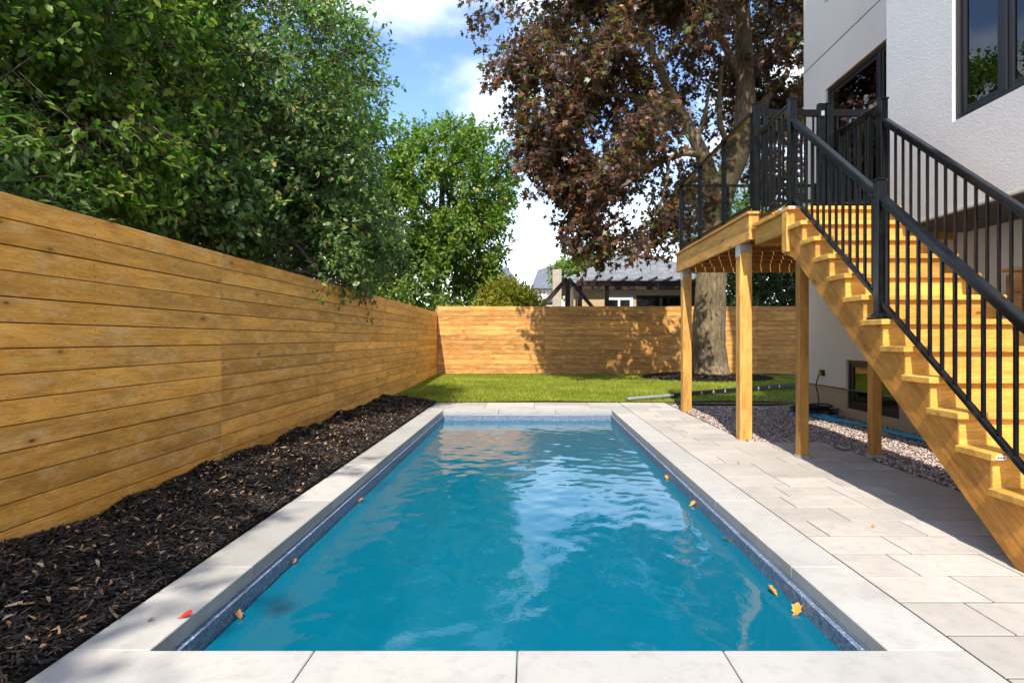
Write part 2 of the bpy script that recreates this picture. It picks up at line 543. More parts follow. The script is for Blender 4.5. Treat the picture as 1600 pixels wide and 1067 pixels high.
def water():
    s = Mat("pool water")
    v = s.coords(False)
    n = s.noise(s.scale(v, (1, .8, 1)), 9, 3, .55, .4)
    n2 = s.noise(v, 26, 2, .5, .3)
    h = s.math('ADD', n, s.math('MULTIPLY', n2, .25))
    bp = s.bump(h, .045, .03)
    tr = s.n("ShaderNodeBsdfTransparent"); tr.inputs[0].default_value = (.36, .80, .90, 1)
    gl = s.n("ShaderNodeBsdfGlossy"); gl.inputs["Roughness"].default_value = .0; gl.inputs[0].default_value = (1, 1, 1, 1)
    s.l(bp, gl.inputs["Normal"])
    fr = s.n("ShaderNodeFresnel"); fr.inputs[0].default_value = 1.36; s.l(bp, fr.inputs["Normal"])
    df = s.n("ShaderNodeBsdfDiffuse"); df.inputs[0].default_value = (.0008, .135, .215, 1)
    body = s.n("ShaderNodeMixShader"); body.inputs[0].default_value = .78
    s.l(tr.outputs[0], body.inputs[1]); s.l(df.outputs[0], body.inputs[2])
    ms = s.n("ShaderNodeMixShader"); s.l(fr.outputs[0], ms.inputs[0]); s.l(body.outputs[0], ms.inputs[1]); s.l(gl.outputs[0], ms.inputs[2])
    s.l(ms.outputs[0], s.out.inputs[0])
    return s.m
M['water'] = water()

def glass(name, tint, ior=1.5, boost=1.0):
    s = Mat(name)
    tr = s.n("ShaderNodeBsdfTransparent"); tr.inputs[0].default_value = (*tint, 1)
    gl = s.n("ShaderNodeBsdfGlossy"); gl.inputs["Roughness"].default_value = .01
    fr = s.n("ShaderNodeFresnel"); fr.inputs[0].default_value = ior
    f = s.math('MULTIPLY', fr.outputs[0], boost, True)
    ms = s.n("ShaderNodeMixShader"); s.l(f, ms.inputs[0]); s.l(tr.outputs[0], ms.inputs[1]); s.l(gl.outputs[0], ms.inputs[2])
    s.l(ms.outputs[0], s.out.inputs[0])
    return s.m
M['glass'] = glass("railing glass", (.94, .975, .96), 1.45, .55)
M['winglass'] = glass("window glass", (.80, .84, .84), 1.7, 1.25)

# ================================================================== SETTING
PX0, PX1, PY0, PY1 = -1.404, 1.3215, 2.177, 9.47     # inner coping edges
WATER = -0.155
COP = 0.29
LAWN_Y = 10.75

# ground: one big sheet with a hole where the pool is
def ground():
    xs = [-400, -60, -12, PX0 - .04, PX1 + .04, 12, 60, 400]
    ys = [-400, -60, -12, PY0 - .04, PY1 + .04, 30, 90, 600]
    V = []; F = []
    for y in ys:
        for x in xs: V.append((x, y, -0.06))
    n = len(xs)
    for j in range(len(ys) - 1):
        for i in range(n - 1):
            if i == 3 and j == 3: continue
            F.append((j * n + i, j * n + i + 1, (j + 1) * n + i + 1, (j + 1) * n + i))
    o = mesh_obj("ground", V, F, M['soil'])
    tag(o, kind="structure")
ground()

def lawn_h(x, y):
    t = np.clip((y - LAWN_Y) / 5.5, 0, 1)
    return 0.015 + 0.115 * t + .012 * np.sin(x * 1.9 + 1) * np.sin(y * 1.3)

def grid_obj(name, x0, x1, y0, y1, step, hf, mat):
    nx = int((x1 - x0) / step) + 1; ny = int((y1 - y0) / step) + 1
    X, Y = np.meshgrid(np.linspace(x0, x1, nx), np.linspace(y0, y1, ny))
    V = np.stack([X, Y, hf(X, Y)], -1).reshape(-1, 3)
    i = np.arange(nx * ny).reshape(ny, nx)
    F = np.stack([i[:-1, :-1], i[:-1, 1:], i[1:, 1:], i[1:, :-1]], -1).reshape(-1, 4)
    return np_mesh(name, V, F, mat, smooth=True)
o = grid_obj("lawn", -2.66, 9.5, LAWN_Y, 16.95, .2, lawn_h, M['lawn']); tag(o, kind="structure")

# ------------------------------------------------------------------ patio paving, slab by slab
patio = bpy.data.objects.new("patio", None); link(patio, None, (2.3, 5, 0)); tag(patio, kind="structure")
def patio_base(x0, x1, y0, y1):
    bx("joint_bed", x0, x1, y0, y1, -.058, -.0042, M['joint'], patio, 0)
patio_base(PX1 + COP + .004, 3.22, -1.9, 6.58)
patio_base(PX1 + COP + .004, 2.40, 6.581, LAWN_Y - .03)
patio_base(PX0 - COP, PX1 + COP + .003, PY1 + COP + .003, LAWN_Y - .031)
rng = random.Random(3)
rows = [10.70]
while rows[-1] > -1.8:
    rows.append(rows[-1] - (.29 if rows[-1] > 0 else .6))
def right_edge(y):
    if y > 6.6: return 2.44
    if y > 5.6: return 3.26 + .03 * math.sin(y * 9)
    return 3.26
for a, b in zip(rows[:-1], rows[1:]):
    xe = right_edge((a + b) / 2 - .1)
    x = PX1 + COP + .005
    first = True
    while x < xe - .02:
        wd = rng.choice([.42, .58, .58, .42, .28 if first else .5])
        if first: wd *= rng.choice([.5, .75, 1])
        first = False
        x2 = min(x + wd, xe)
        if xe - x2 < .15: x2 = xe
        g = .0038
        o = bx("paving_slab", x + g, x2 - g, b + .0052, a - .0052, -.05, 0.0 - rng.uniform(0, .0012), M['paver'], patio, .0015)
        o.rotation_euler = (rng.uniform(-.0012, .0012), rng.uniform(-.0012, .0012), 0)
        x = x2
# second row of slabs beyond the far coping
x = PX0 - COP
while x < PX1 + COP - .05:
    x2 = min(x + rng.uniform(.7, .95), PX1 + COP)
    for (ya, yb) in ((PY1 + COP + .005, 10.22), (10.225, 10.72)):
        bx("paving_slab", x + .003, x2 - .003, ya, yb, -.05, -.001 - rng.uniform(0, .002), M['paver'], patio, .0015)
    x = x2

# ------------------------------------------------------------------ swimming pool
pool = thing("swimming_pool", (0, 5.8, 0), "long rectangular in-ground pool with pale stone coping and speckled blue liner", "pool")
D = -1.35
e = .018
x0, x1, y0, y1 = PX0 - e, PX1 + e, PY0 - e, PY1 + e
floor = mesh_obj("pool_floor", [(x0, y0, D), (x1, y0, D), (x1, y1, D), (x0, y1, D)], [(0, 1, 2, 3)], M['linerfloor'], pool, (0, 5.8, 0))
def liner_wall(a, b):
    t = Vector((b[1] - a[1], a[0] - b[0], 0)).normalized() * -.04
    q = [(a[0], a[1]), (b[0], b[1]), (b[0] + t.x, b[1] + t.y), (a[0] + t.x, a[1] + t.y)]
    zt, zm = -.078, -.36
    V = [(p[0], p[1], z) for z in (zm, zt) for p in q]
    F = [(0, 1, 5, 4), (1, 2, 6, 5), (2, 3, 7, 6), (3, 0, 4, 7), (4, 5, 6, 7)]
    mesh_obj("liner_band", V, F, M['liner'], pool, (0, 5.8, 0))
    V = [(p[0], p[1], z) for z in (D - .02, zm) for p in q]
    mesh_obj("liner_wall", V, F, M['linerfloor'], pool, (0, 5.8, 0))
liner_wall((x0, y0), (x1, y0)); liner_wall((x1, y0), (x1, y1)); liner_wall((x1, y1), (x0, y1)); liner_wall((x0, y1), (x0, y0))
# track under the coping
for (a, b, c, d) in ((x0 - .03, x0 + .012, y0, y1), (x1 - .012, x1 + .03, y0, y1)):
    bx("liner_track", a, b, c, d, -.077, -.061, M['alu'], pool, .002)
for (c, d) in ((y0 - .03, y0 + .012), (y1 - .012, y1 + .03)):
    bx("liner_track", x0 + .013, x1 - .013, c, d, -.077, -.061, M['alu'], pool, .002)
# coping slabs
def coping(xa, xb, ya, yb):
    o = bx("coping_slab", xa + .0022, xb - .0022, ya + .0022, yb - .0022, -.06, 0.002, M['coping'], pool, .0035)
    return o
front_x = [PX0 - COP, -.793, .0, .745, 1.3215 + COP + .0]
front_x = [PX0 - COP, -.796, -.0464, .713, PX1 + COP]
for a, b in zip(front_x[:-1], front_x[1:]): coping(a, b, PY0 - .36, PY0)
for k, (xa, xb) in enumerate(((PX0 - COP, PX0), (PX1, PX1 + COP))):
    y = PY0
    for j, ln in enumerate((.8, 1.22, 1.22, 1.22, 1.22, 1.22, .8)):
        y2 = min(y + ln, PY1 + COP) if j < 6 else PY1 + COP
        coping(xa, xb, y, y2); y = y2
x = PX0
for ln in (.9, .92, .91):
    x2 = min(x + ln, PX1); coping(x, x2 if ln != .91 else PX1, PY1, PY1 + COP); x = x2
# return fitting on the right wall
def disc(name, cx, cy, cz, r, mat, parent, n=20, t=.02):
    V = []; F = []
    for rr, dxo in ((r, 0), (r, -t), (r * .7, -t), (r * .66, -t * .4), (r * .2, -t * .4), (r * .15, -t * .8)):
        for i in range(n):
            a = 2 * math.pi * i / n
            V.append((cx + dxo, cy + rr * math.cos(a), cz + rr * math.sin(a)))
    for q in range(5):
        for i in range(n):
            F.append((q * n + i, q * n + (i + 1) % n, (q + 1) * n + (i + 1) % n, (q + 1) * n + i))
    F.append(tuple(5 * n + i for i in range(n)))
    return mesh_obj(name, V, F, mat, parent, WL[parent.name])
disc("return_fitting", x1 - .001, 3.35, -.36, .095, M['doorwhite'], pool)

# water
def water_h(X, Y):
    r = np.random.RandomState(4)
    Z = np.zeros_like(X)
    for lam, amp, n in ((.9, .0016, 6), (.5, .0013, 8), (.28, .0013, 10), (.17, .0006, 12)):
        for _ in range(n):
            a = r.uniform(0, 2 * np.pi); k = 2 * np.pi / (lam * r.uniform(.75, 1.3)); ph = r.uniform(0, 7)
            env = .6 + .4 * np.sin(X * r.uniform(.5, 1.6) + Y * r.uniform(.4, 1.2) + r.uniform(0, 7))
            Z += amp / math.sqrt(n) * 1.3 * env * np.sin(k * (np.cos(a) * X + np.sin(a) * Y) + ph)
    return WATER + Z
wo = grid_obj("water", x0 + .0015, x1 - .0015, y0 + .0015, y1 - .0015, .028, water_h, M['water']); tag(wo, kind="structure")

# ------------------------------------------------------------------ mulch bed
FX = -2.67
MY0, MY1 = -1.9, 10.72
def mulch_h(X, Y):
    t = np.clip((PX0 - COP - X) / (.97), 0, 1)
    base = .005 + .10 * np.sqrt(t)
    bumps = .022 * np.sin(Y * 3.1 + 1.3 * np.sin(Y * .9)) * t + .014 * np.sin(Y * 7.3 + X * 3) * t + .010 * np.sin(Y * 13.1 + X * 9) + .008 * np.sin(X * 17 + Y * 5)
    return base + bumps * np.clip(t * 3, .15, 1)
o = grid_obj("mulch_bed", FX + .001, PX0 - COP - .004, MY0, MY1, .05, mulch_h, M['mulchbase']); tag(o, kind="structure")

def strips(name, n, xr, yr, hf, lr, wr, mat, seed, tilt=.35, dens=None, lift=.006, mask=None):
    r = np.random.RandomState(seed)
    x = r.uniform(*xr, n); y = yr[0] + (yr[1] - yr[0]) * r.uniform(0, 1, n) ** 1.0
    if mask is not None:
        k = mask(x, y); x = x[k]; y = y[k]; n = len(x)
    z = hf(x, y) + r.uniform(0, lift, n)
    a = r.uniform(0, np.pi * 2, n)
    d = np.stack([np.cos(a), np.sin(a), r.normal(0, tilt, n)], -1); d /= np.linalg.norm(d, axis=1)[:, None]
    up = np.stack([r.normal(0, tilt, n), r.normal(0, tilt, n), np.ones(n)], -1)
    s = np.cross(d, up); s /= np.linalg.norm(s, axis=1)[:, None]
    u = np.cross(s, d)
    ln = r.uniform(*lr, n)[:, None]; wd = r.uniform(*wr, n)[:, None]
    c = np.stack([x, y, z], -1)
    bend = r.uniform(-.25, .25, n)[:, None] * ln
    V = np.stack([c - d * ln * .5 - s * wd * .3, c - d * ln * .5 + s * wd * .3 + u * wd * .4,
                  c + u * (wd * .5) + s * bend * .5 - s * wd * .5, c + s * bend * .5 + s * wd * .5 + u * wd * .1,
                  c + d * ln * .5 - s * wd * .25 + u * wd * .2, c + d * ln * .5 + s * wd * .25], 1).reshape(-1, 3)
    base = np.arange(n)[:, None] * 6
    F = np.concatenate([base + np.array([0, 1, 3, 2]), base + np.array([2, 3, 5, 4])], 0)
    return np_mesh(name, V, F, mat, rnd=np.repeat(r.uniform(0, 1, n) ** 1.2, 6))
inner = lambda x, y: (x > FX + .02)
o = strips("mulch_shreds", 66000, (FX + .02, PX0 - COP - .012), (.6, MY1 - .02), mulch_h, (.02, .085), (.004, .013), M['mulch'], 5, .30, lift=.014)
tag(o, kind="stuff")
o = strips("pale_chips", 1350, (FX + .05, PX0 - COP - .02), (.8, MY1 - .05), lambda x, y: mulch_h(x, y) + .012, (.018, .055), (.007, .016), M['dryleaf'], 9, .45)
tag(o, kind="stuff")

# mulch ring round the maple
TX, TY = 4.86, 15.85
def ring_h(x, y):
    d = np.sqrt(((x - TX + .2) / 1.75) ** 2 + ((y - TY + .25) / 1.25) ** 2)
    return lawn_h(x, y) + .10 * np.clip(1 - d ** 2, -.3, 1)
o = grid_obj("soil_strip", PX0 - COP - .9, 9.5, 10.38, 11.3, .12, lambda X, Y: np.where((X < 2.42) & (Y < 10.735), -.055, .006 + .012 * np.sin(X * 4) * np.sin(Y * 9) * .5 - .0 * X), M['soil']); tag(o, kind="structure")
def ring_obj():
    V = []; F = []; n = 40; rings = 6
    for k in range(rings + 1):
        for i in range(n):
            a = 2 * math.pi * i / n; q = k / rings * (1 + .05 * math.sin(5 * a) + .04 * math.sin(9 * a + 1))
            xx = TX - .2 + 1.75 * q * math.cos(a); yy = min(TY - .25 + 1.25 * q * math.sin(a), 16.9)
            V.append((xx, yy, float(ring_h(np.array(xx), np.array(yy))) + .012))
    for k in range(rings):
        for i in range(n):
            F.append((k * n + i, (k + 1) * n + i, (k + 1) * n + (i + 1) % n, k * n + (i + 1) % n))
    o = mesh_obj("mulch_ring", V, F, M['mulchbase'], smooth=True); tag(o, kind="structure")
ring_obj()
rm = lambda x, y: (((x - TX + .2) / 1.72) ** 2 + ((y - TY + .25) / 1.22) ** 2 < 1) & (y < 16.85)
o = strips("mulch_ring_shreds", 7000, (TX - 2.2, TX + 2), (TY - 1.6, TY + 1.0), lambda x, y: ring_h(x, y) + .02, (.05, .16), (.012, .03), M['mulch'], 6, .3, mask=rm)
tag(o, kind="stuff")

# ------------------------------------------------------------------ gravel
def gravel_mask(x, y):
    m1 = (x > 2.46) & (y > 6.6)
    m2 = (x > 3.28) & (y <= 6.6)
    far = y < 10.15 - .25 * np.sin(x * 2.2)
    return (m1 | m2) & far
o = mesh_obj("gravel_bed", [(2.405, 6.585, -.018), (3.225, 6.585, -.018), (3.225, -1.9, -.018), (4.66, -1.9, -.018), (4.66, 10.4, -.018), (2.405, 10.4, -.018)], [(0, 1, 2, 3, 4, 5)], M['gravelbase'])
tag(o, kind="structure")
def gravel():
    r = np.random.RandomState(12)
    n = 64000
    x = r.uniform(2.40, 4.65, n); y = r.uniform(1.6, 10.4, n)
    k = gravel_mask(x, y); x = x[k]; y = y[k]; n = len(x)
    sz = r.uniform(.007, .017, n)
    z = -.016 + r.uniform(0, .022, n) + sz * .3
    octv = np.array([[1, 0, 0], [-1, 0, 0], [0, 1, 0], [0, -1, 0], [0, 0, 1], [0, 0, -1]], float)
    octf = np.array([[0, 2, 4], [2, 1, 4], [1, 3, 4], [3, 0, 4], [2, 0, 5], [1, 2, 5], [3, 1, 5], [0, 3, 5]])
    V = octv[None] * (r.uniform(.6, 1.25, (n, 6, 1))) + r.normal(0, .28, (n, 6, 3))
    V[:, :, 2] *= .7
    a = r.uniform(0, 6.3, n); ca, sa = np.cos(a)[:, None], np.sin(a)[:, None]
    V = np.stack([V[..., 0] * ca - V[..., 1] * sa, V[..., 0] * sa + V[..., 1] * ca, V[..., 2]], -1)
    V = V * sz[:, None, None] + np.stack([x, y, z], -1)[:, None]
    F = (np.arange(n)[:, None, None] * 6 + octf[None]).reshape(-1, 3)
    o = np_mesh("gravel", V.reshape(-1, 3), F, M['gravel'], rnd=np.repeat(r.uniform(0, 1, n), 6))
    tag(o, kind="stuff")
gravel()

# ------------------------------------------------------------------ grass blades
def grass():
    r = np.random.RandomState(21)
    n = 120000
    x = r.uniform(-2.62, 6.5, n); y = LAWN_Y + (16.88 - LAWN_Y) * r.uniform(0, 1, n) ** 1.15
    k = ~rm(x, y); x, y = x[k], y[k]
    k = ~((x > 1.75) & (y < 10.75 + .45 * (x - 1.75) + .12 * np.sin(x * 5)) & (r.uniform(0, 1, len(x)) > .12)); x, y = x[k], y[k]
    n = len(x)
    h = r.uniform(.025, .065, n); wd = r.uniform(.004, .009, n)
    a = r.uniform(0, 6.3, n); lean = r.uniform(.1, .8, n) * h
    b = r.uniform(0, 6.3, n)
    z = lawn_h(x, y) - .004
    c = np.stack([x, y, z], -1)
    s = np.stack([np.cos(a), np.sin(a), 0 * a], -1) * wd[:, None]
    tip = c + np.stack([np.cos(b) * lean, np.sin(b) * lean, h], -1)
    V = np.stack([c - s, c + s, tip], 1).reshape(-1, 3)
    F = np.arange(n * 3).reshape(-1, 3)
    patch = .5 + .5 * np.sin(x * 1.7 + np.sin(y * 2.1)) * np.sin(y * 1.9 + 1.0)
    o = np_mesh("grass", V, F, M['grass'], rnd=np.repeat(np.clip(r.uniform(0, 1, n) * .75 + patch * .22, 0, 1), 3))
    tag(o, kind="stuff")
grass()

# ================================================================== FENCES
NB = 14
def left_fence():
    f = thing("wooden_fence", (FX - .02, 6, 0), "long stained horizontal board fence on the left along the mulch bed", "fence")
    secs = [-.85, 2.12, 5.10, 8.06, 11.0, 13.85, 16.93]
    r = random.Random(11)
    for s, (a, b) in enumerate(zip(secs[:-1], secs[1:])):
        for k in range(NB):
            zb = .045 + .0 + k * .1325
            gap = .006
            # the far part climbs a little with the ground
            rise = lambda y: .03 * max(0, (y - 6) / 11)
            off = r.uniform(-.0025, .0025)
            ja = a + .0015; jb = b - .0015
            beam("board", (FX - .011 + off, ja, zb + .064 + rise(ja)), (FX - .011 + off, jb, zb + .064 + rise(jb) + r.uniform(-.0012, .0012)), .1325 - gap, .02, M['fence'], f, bev=.0025)
        bx("added_backing", FX - .0255, FX - .0235, a + .002, b - .002, .05, 1.88, M['fence_post'], f, 0)  # added behind the boards to keep light out of the gaps
        for yy in (a + .045,):
            bx("post", FX - .115, FX - .026, yy - .045, yy + .045, -.06, 1.86, M['fence_post'], f)
    bx("post", FX - .115, FX - .026, 16.84, 16.92, -.06, 1.9, M['fence_post'], f)
left_fence()

def screws(parent, spots, r, nrm, name="screw_heads"):
    V = []; F = []
    a = Vector(nrm).orthogonal().normalized(); b = Vector(nrm).cross(a)
    for p in spots:
        p = Vector(p); k = len(V)
        for q in range(7):
            an = q * 2 * math.pi / 7
            V.append(p + (a * math.cos(an) + b * math.sin(an)) * r + Vector(nrm) * .0006)
        F.append(tuple(range(k, k + 7)))
    tag(mesh_obj(name, V, F, M['screw'], parent, WL[parent.name]), kind="stuff")
M['screw'] = plain("weathered screw", (.10, .075, .05), .5, .4, .3)
sp_ = []
rs = random.Random(8)
for a, b in zip([-.85, 2.12, 5.10, 8.06, 11.0, 13.85], [2.12, 5.10, 8.06, 11.0, 13.85, 16.93]):
    for k in range(NB):
        zb = .045 + k * .1325 + .064
        for yy in (a + .03, (a + b) / 2, b - .03):
            for dz in (-.035, .035):
                sp_.append((FX + .0022, yy + rs.uniform(-.006, .006), zb + dz + rs.uniform(-.006, .006) + .03 * max(0, (yy - 6) / 11)))
screws(bpy.data.objects["wooden_fence"], sp_, .0045, (1, 0, 0))

def back_fence():
    BY = 16.98
    f = thing("wooden_fence", (2, BY, 0), "stained horizontal board fence across the back of the lawn", "fence")
    secs = [-2.66, .42, 3.5, 6.55, 9.6, 12.6]
    r = random.Random(12)
    for a, b in zip(secs[:-1], secs[1:]):
        for k in range(14):
            zb = .155 + k * .139
            beam("board", (a + .002, BY + r.uniform(-.003, .003), zb + .069), (b - .002, BY, zb + .069), .139 - .0065, .02, M['fence_back'], f, bev=.003)
        bx("added_backing", a + .046, b - .046, BY + .0128, BY + .0148, .16, 2.09, M['fence_post'], f, 0)  # backing added so no light shows between the boards
        bx("post", a - .045, a + .045, BY + .013, BY + .10, 0, 2.12, M['fence_post'], f)
    # loose lower strip and cap
    bx("kickboard", -2.65, 12.6, BY + .012, BY + .03, .02, .14, M['pergola'], f)
back_fence()

# ================================================================== DECK
DT = 2.54      # deck top
LT = 2.392     # landing top
XR = 3.466
def deck():
    d = thing("wooden_deck", (3.6, 8.2, 0), "raised new lumber deck on tall square posts beside the house", "deck")
    xa, xb, ya, yb = 2.385, 4.63, 6.41, 9.60
    beam("rim_board", (xa + .02, ya, DT - .17), (xa + .02, yb, DT - .17), .27, .04, M['deck'], d)
    beam("rim_board", (xa + .041, ya + .02, DT - .17), (xb, ya + .02, DT - .17), .27, .04, M['deck'], d)
    beam("rim_board", (xa + .041, yb - .02, DT - .17), (xb, yb - .02, DT - .17), .27, .04, M['deck'], d)
    y = ya + .041 + .30
    while y < yb - .15:
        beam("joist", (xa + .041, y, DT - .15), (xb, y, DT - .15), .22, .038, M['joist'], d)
        y += .41
    n = 15; wd = (xb - xa + .03) / n
    for k in range(n):
        x = xa - .03 + wd * (k + .5)
        beam("decking_board", (x, ya - .02, DT - .016), (x, yb + .02, DT - .016), .03, wd - .012, M['deck'], d)
    for (x, y) in ((2.465, 6.78), (2.49, 9.38)):
        beam("post", (x, y, -.03), (x, y, DT - .307), .14, .14, M['deck'], d, up=(0, -1, 0), bev=.006)
        bx("bracket", x - .074, x + .05, y - .074, y - .0705, DT - .40, DT - .20, M['galv'], d, .001)
        bx("bracket", x - .075, x - .0705, y - .07, y + .07, DT - .45, DT - .307, M['galv'], d, .001)
deck()

# ================================================================== STAIRCASE
RISE, RUN = .184, .2407
Z2 = 2.83
def nose_y(k): return Z2 + (k - 2) * RUN
XL = 2.41
def stairs():
    s = thing("staircase", (3.0, 4.3, 0), "straight open lumber staircase with solid risers climbing to the deck landing", "staircase")
    rr = random.Random(2)
    for k in range(1, 13):
        y = nose_y(k); z = k * RISE
        t = bx("tread", XL, XR, y, y + RUN + .0296, z - .038, z, M['stair'], s, .004)
        bx("riser", XL + .028, XR - .03, y + .030, y + .048, z - RISE - .03, z - .0385, M['stair'], s, .002)
        # lumber tag on a few treads
    bx("riser", XL + .028, XR - .03, nose_y(13) + .03, nose_y(13) + .048, 12 * RISE - .03, LT - .036, M['stair'], s, .002)
    def stringer(xc):
        V2 = []
        for k in range(1, 14):
            y = nose_y(k) + .049
            V2.append((y, (k - 1) * RISE - (.0395 if k > 1 else 0)))
            V2.append((y, k * RISE - .0395))
        yend = nose_y(13) + .06
        V2.append((yend + .15, 13 * RISE - .0395))
        V2.append((yend + .15, 1.98))
        V2.append((yend - .1, .764 * (yend - .1 - 2.95) + .0))
        V2.append((2.95, 0.0))
        n = len(V2)
        V = [(xc - .02, a, b) for a, b in V2] + [(xc + .02, a, b) for a, b in V2]
        F = [tuple(range(n))[::-1], tuple(range(n, 2 * n))] + [(i, (i + 1) % n, n + (i + 1) % n, n + i) for i in range(n)]
        me_o = mesh_obj("stringer", V, F, M['stair_shaded'], s, (xc, 4.3, 1.2))
        bm = bmesh.new(); bm.from_mesh(me_o.data); bmesh.ops.triangulate(bm, faces=[f for f in bm.faces if len(f.verts) > 4]); bmesh.ops.recalc_face_normals(bm, faces=bm.faces[:]); bm.to_mesh(me_o.data); bm.free()
        # wood grain runs along the slope: rotate the local frame
        ang = math.atan2(RISE, RUN)
        R = Matrix.Rotation(math.pi / 2, 4, 'Z') @ Matrix.Rotation(-ang, 4, 'Y')
        me_o.data.transform(R.inverted()); me_o.rotation_euler = R.to_euler()
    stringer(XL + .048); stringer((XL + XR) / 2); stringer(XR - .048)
    # posts carrying the stair
    for (x, y, h) in ((2.645, 5.72, 2.17), (3.36, 5.74, 2.17)):
        beam("post", (x, y, -.01), (x, y, h), .09, .09, M['stair_post'], s, up=(0, -1, 0), bev=.004)
        bx("post_base", x - .055, x + .055, y - .055, y + .055, -.004, .03, M['galv'], s, .002)
    # landing
    ya, yb = nose_y(13) - .0, 6.385
    beam("landing_rim", (XL + .05, ya + .15, LT - .13), (XL + .05, yb, LT - .13), .18, .04, M['stair'], s)
    beam("landing_rim", (XR - .05, ya + .15, LT - .13), (XR - .05, yb, LT - .13), .18, .04, M['stair'], s)
    beam("landing_rim", (XL + .072, yb - .02, LT - .13), (XR - .072, yb - .02, LT - .13), .18, .038, M['stair'], s)
    bx("corner_block", XL - .005, XL + .029, ya + .04, ya + .148, 1.97, LT - .041, M['stair'], s, .004)
    n = 7; wd = (XR - XL) / n
    nb = 6; dp = (yb - ya) / nb
    for k in range(nb):
        y = ya + dp * (k + .5)
        beam("landing_board", (XL - .005, y, LT - .018), (XR, y, LT - .018), .034, dp - .006, M['stair'], s)
    # white lumber tags with print
    for (x, y, z) in ((XL + .045, nose_y(3), 3 * RISE - .019), (XL + .035, ya, LT - .018)):
        tg = bx("lumber_tag", x - .028, x + .028, y - .0035, y - .0005, z - .011, z + .011, M['white_tag'], s, 0)
        for q in range(3):
            bx("print_mark", x - .018 + q * .013, x - .009 + q * .013, y - .0045, y - .0036, z - .005, z + .004, M['ink'], tg, 0)
M['stair_shaded'] = wood("shaded stringer lumber", (.66, .31, .055), (.46, .175, .028), blotch=.5)  # stair lumber with the shade of its side faces put into the colour
M['stair_post'] = wood("stair post lumber", (.66, .34, .08), (.46, .20, .04), blotch=.5)
stairs()

# ================================================================== RAILINGS
def newel(x, y, z0, z1, parent, w=.065, skirt=True):
    p = bx("newel_post", x - w / 2, x + w / 2, y - w / 2, y + w / 2, z0, z1 - .022, M['black'], parent, .003)
    c = w / 2 + .006
    V = [(x + a * c, y + b * c, z1 - .021) for a, b in ((-1, -1), (1, -1), (1, 1), (-1, 1))] + [(x + a * c, y + b * c, z1 - .006) for a, b in ((-1, -1), (1, -1), (1, 1), (-1, 1))] + [(x, y, z1 + .004)]
    F = [(3, 2, 1, 0), (0, 1, 5, 4), (1, 2, 6, 5), (2, 3, 7, 6), (3, 0, 4, 7), (4, 5, 8), (5, 6, 8), (6, 7, 8), (7, 4, 8)]
    mesh_obj("post_cap", V, F, M['black'], p, WL[p.name])
    if skirt:
        V = []
        for s_, zz in ((.062, z0 + .001), (.062, z0 + .014), (.048, z0 + .022), (.036, z0 + .045)):
            V += [(x + a * s_, y + b * s_, zz) for a, b in ((-1, -1), (1, -1), (1, 1), (-1, 1))]
        F = [(3, 2, 1, 0)]
        for q in range(3):
            for i in range(4): F.append((q * 4 + i, q * 4 + (i + 1) % 4, q * 4 + 4 + (i + 1) % 4, q * 4 + 4 + i))
        F.append((12, 13, 14, 15))
        mesh_obj("post_skirt", V, F, M['black'], p, WL[p.name])
    return p

def picket_run(parent, a, b, bot, n, top_h=.055, top_w=.06):
    """a, b = ends of the top rail's centre line; bot = drop to the bottom rail's centre"""
    a = Vector(a); b = Vector(b)
    ln = (b - a)
    up = Vector((0, 0, 1))
    r = beam("top_rail", a, b, top_h * .62, top_w, M['black'], parent, bev=.008)
    cup = ln.normalized().cross(Vector((0, 0, 1)).cross(ln.normalized())).normalized()
    beam("rail_channel", a - cup * (top_h * .31 + .0135), b - cup * (top_h * .31 + .0135), .026, top_w * .62, M['black'], r, bev=.003)
    bo = Vector((0, 0, -bot))
    beam("bottom_rail", a + bo, b + bo, .030, .034, M['black'], parent, bev=.003)
    for k in range(n):
        t = (k + .5) / n
        p = a + ln * t
        bx("baluster", p.x - .0095, p.x + .0095, p.y - .0095, p.y + .0095, p.z - bot + .008, p.z - .03, M['black'], parent, .0015)

def stair_h(y): return 1.279 + .764 * (y - 2.968) - .028     # top rail centre line
XA, XB = 2.48, 3.337
rl = thing("stair_railing", (XA, 4.1, 0), "black metal picket railing on the pool side of the staircase with a mid post", "railing", "stair railings")
newel(XA, 5.57, LT, 3.43, rl); newel(XA, 4.17, 7 * RISE, 2.29, rl); newel(XA, 2.70, RISE, 1.16, rl)
picket_run(rl, (XA, 4.205, stair_h(4.205)), (XA, 5.535, stair_h(5.535)), .74, 13)
picket_run(rl, (XA, 2.735, stair_h(2.735)), (XA, 4.135, stair_h(4.135)), .74, 13)
picket_run(rl, (XA, 5.605, 3.376), (XA, 6.34, 3.376), .91, 7)
rr_ = thing("stair_railing", (XB, 4.1, 0), "black metal picket railing on the house side of the staircase without a mid post", "railing", "stair railings")
newel(XB, 5.57, LT, 3.43, rr_); newel(XB, 2.70, RISE, 1.16, rr_)
picket_run(rr_, (XB, 2.735, stair_h(2.735)), (XB, 5.535, stair_h(5.535)), .74, 26)
picket_run(rr_, (XB, 5.605, 3.376), (XB, 6.30, 3.376), .91, 7)
newel(XB, 6.33, LT, 3.40, rr_, w=.05)

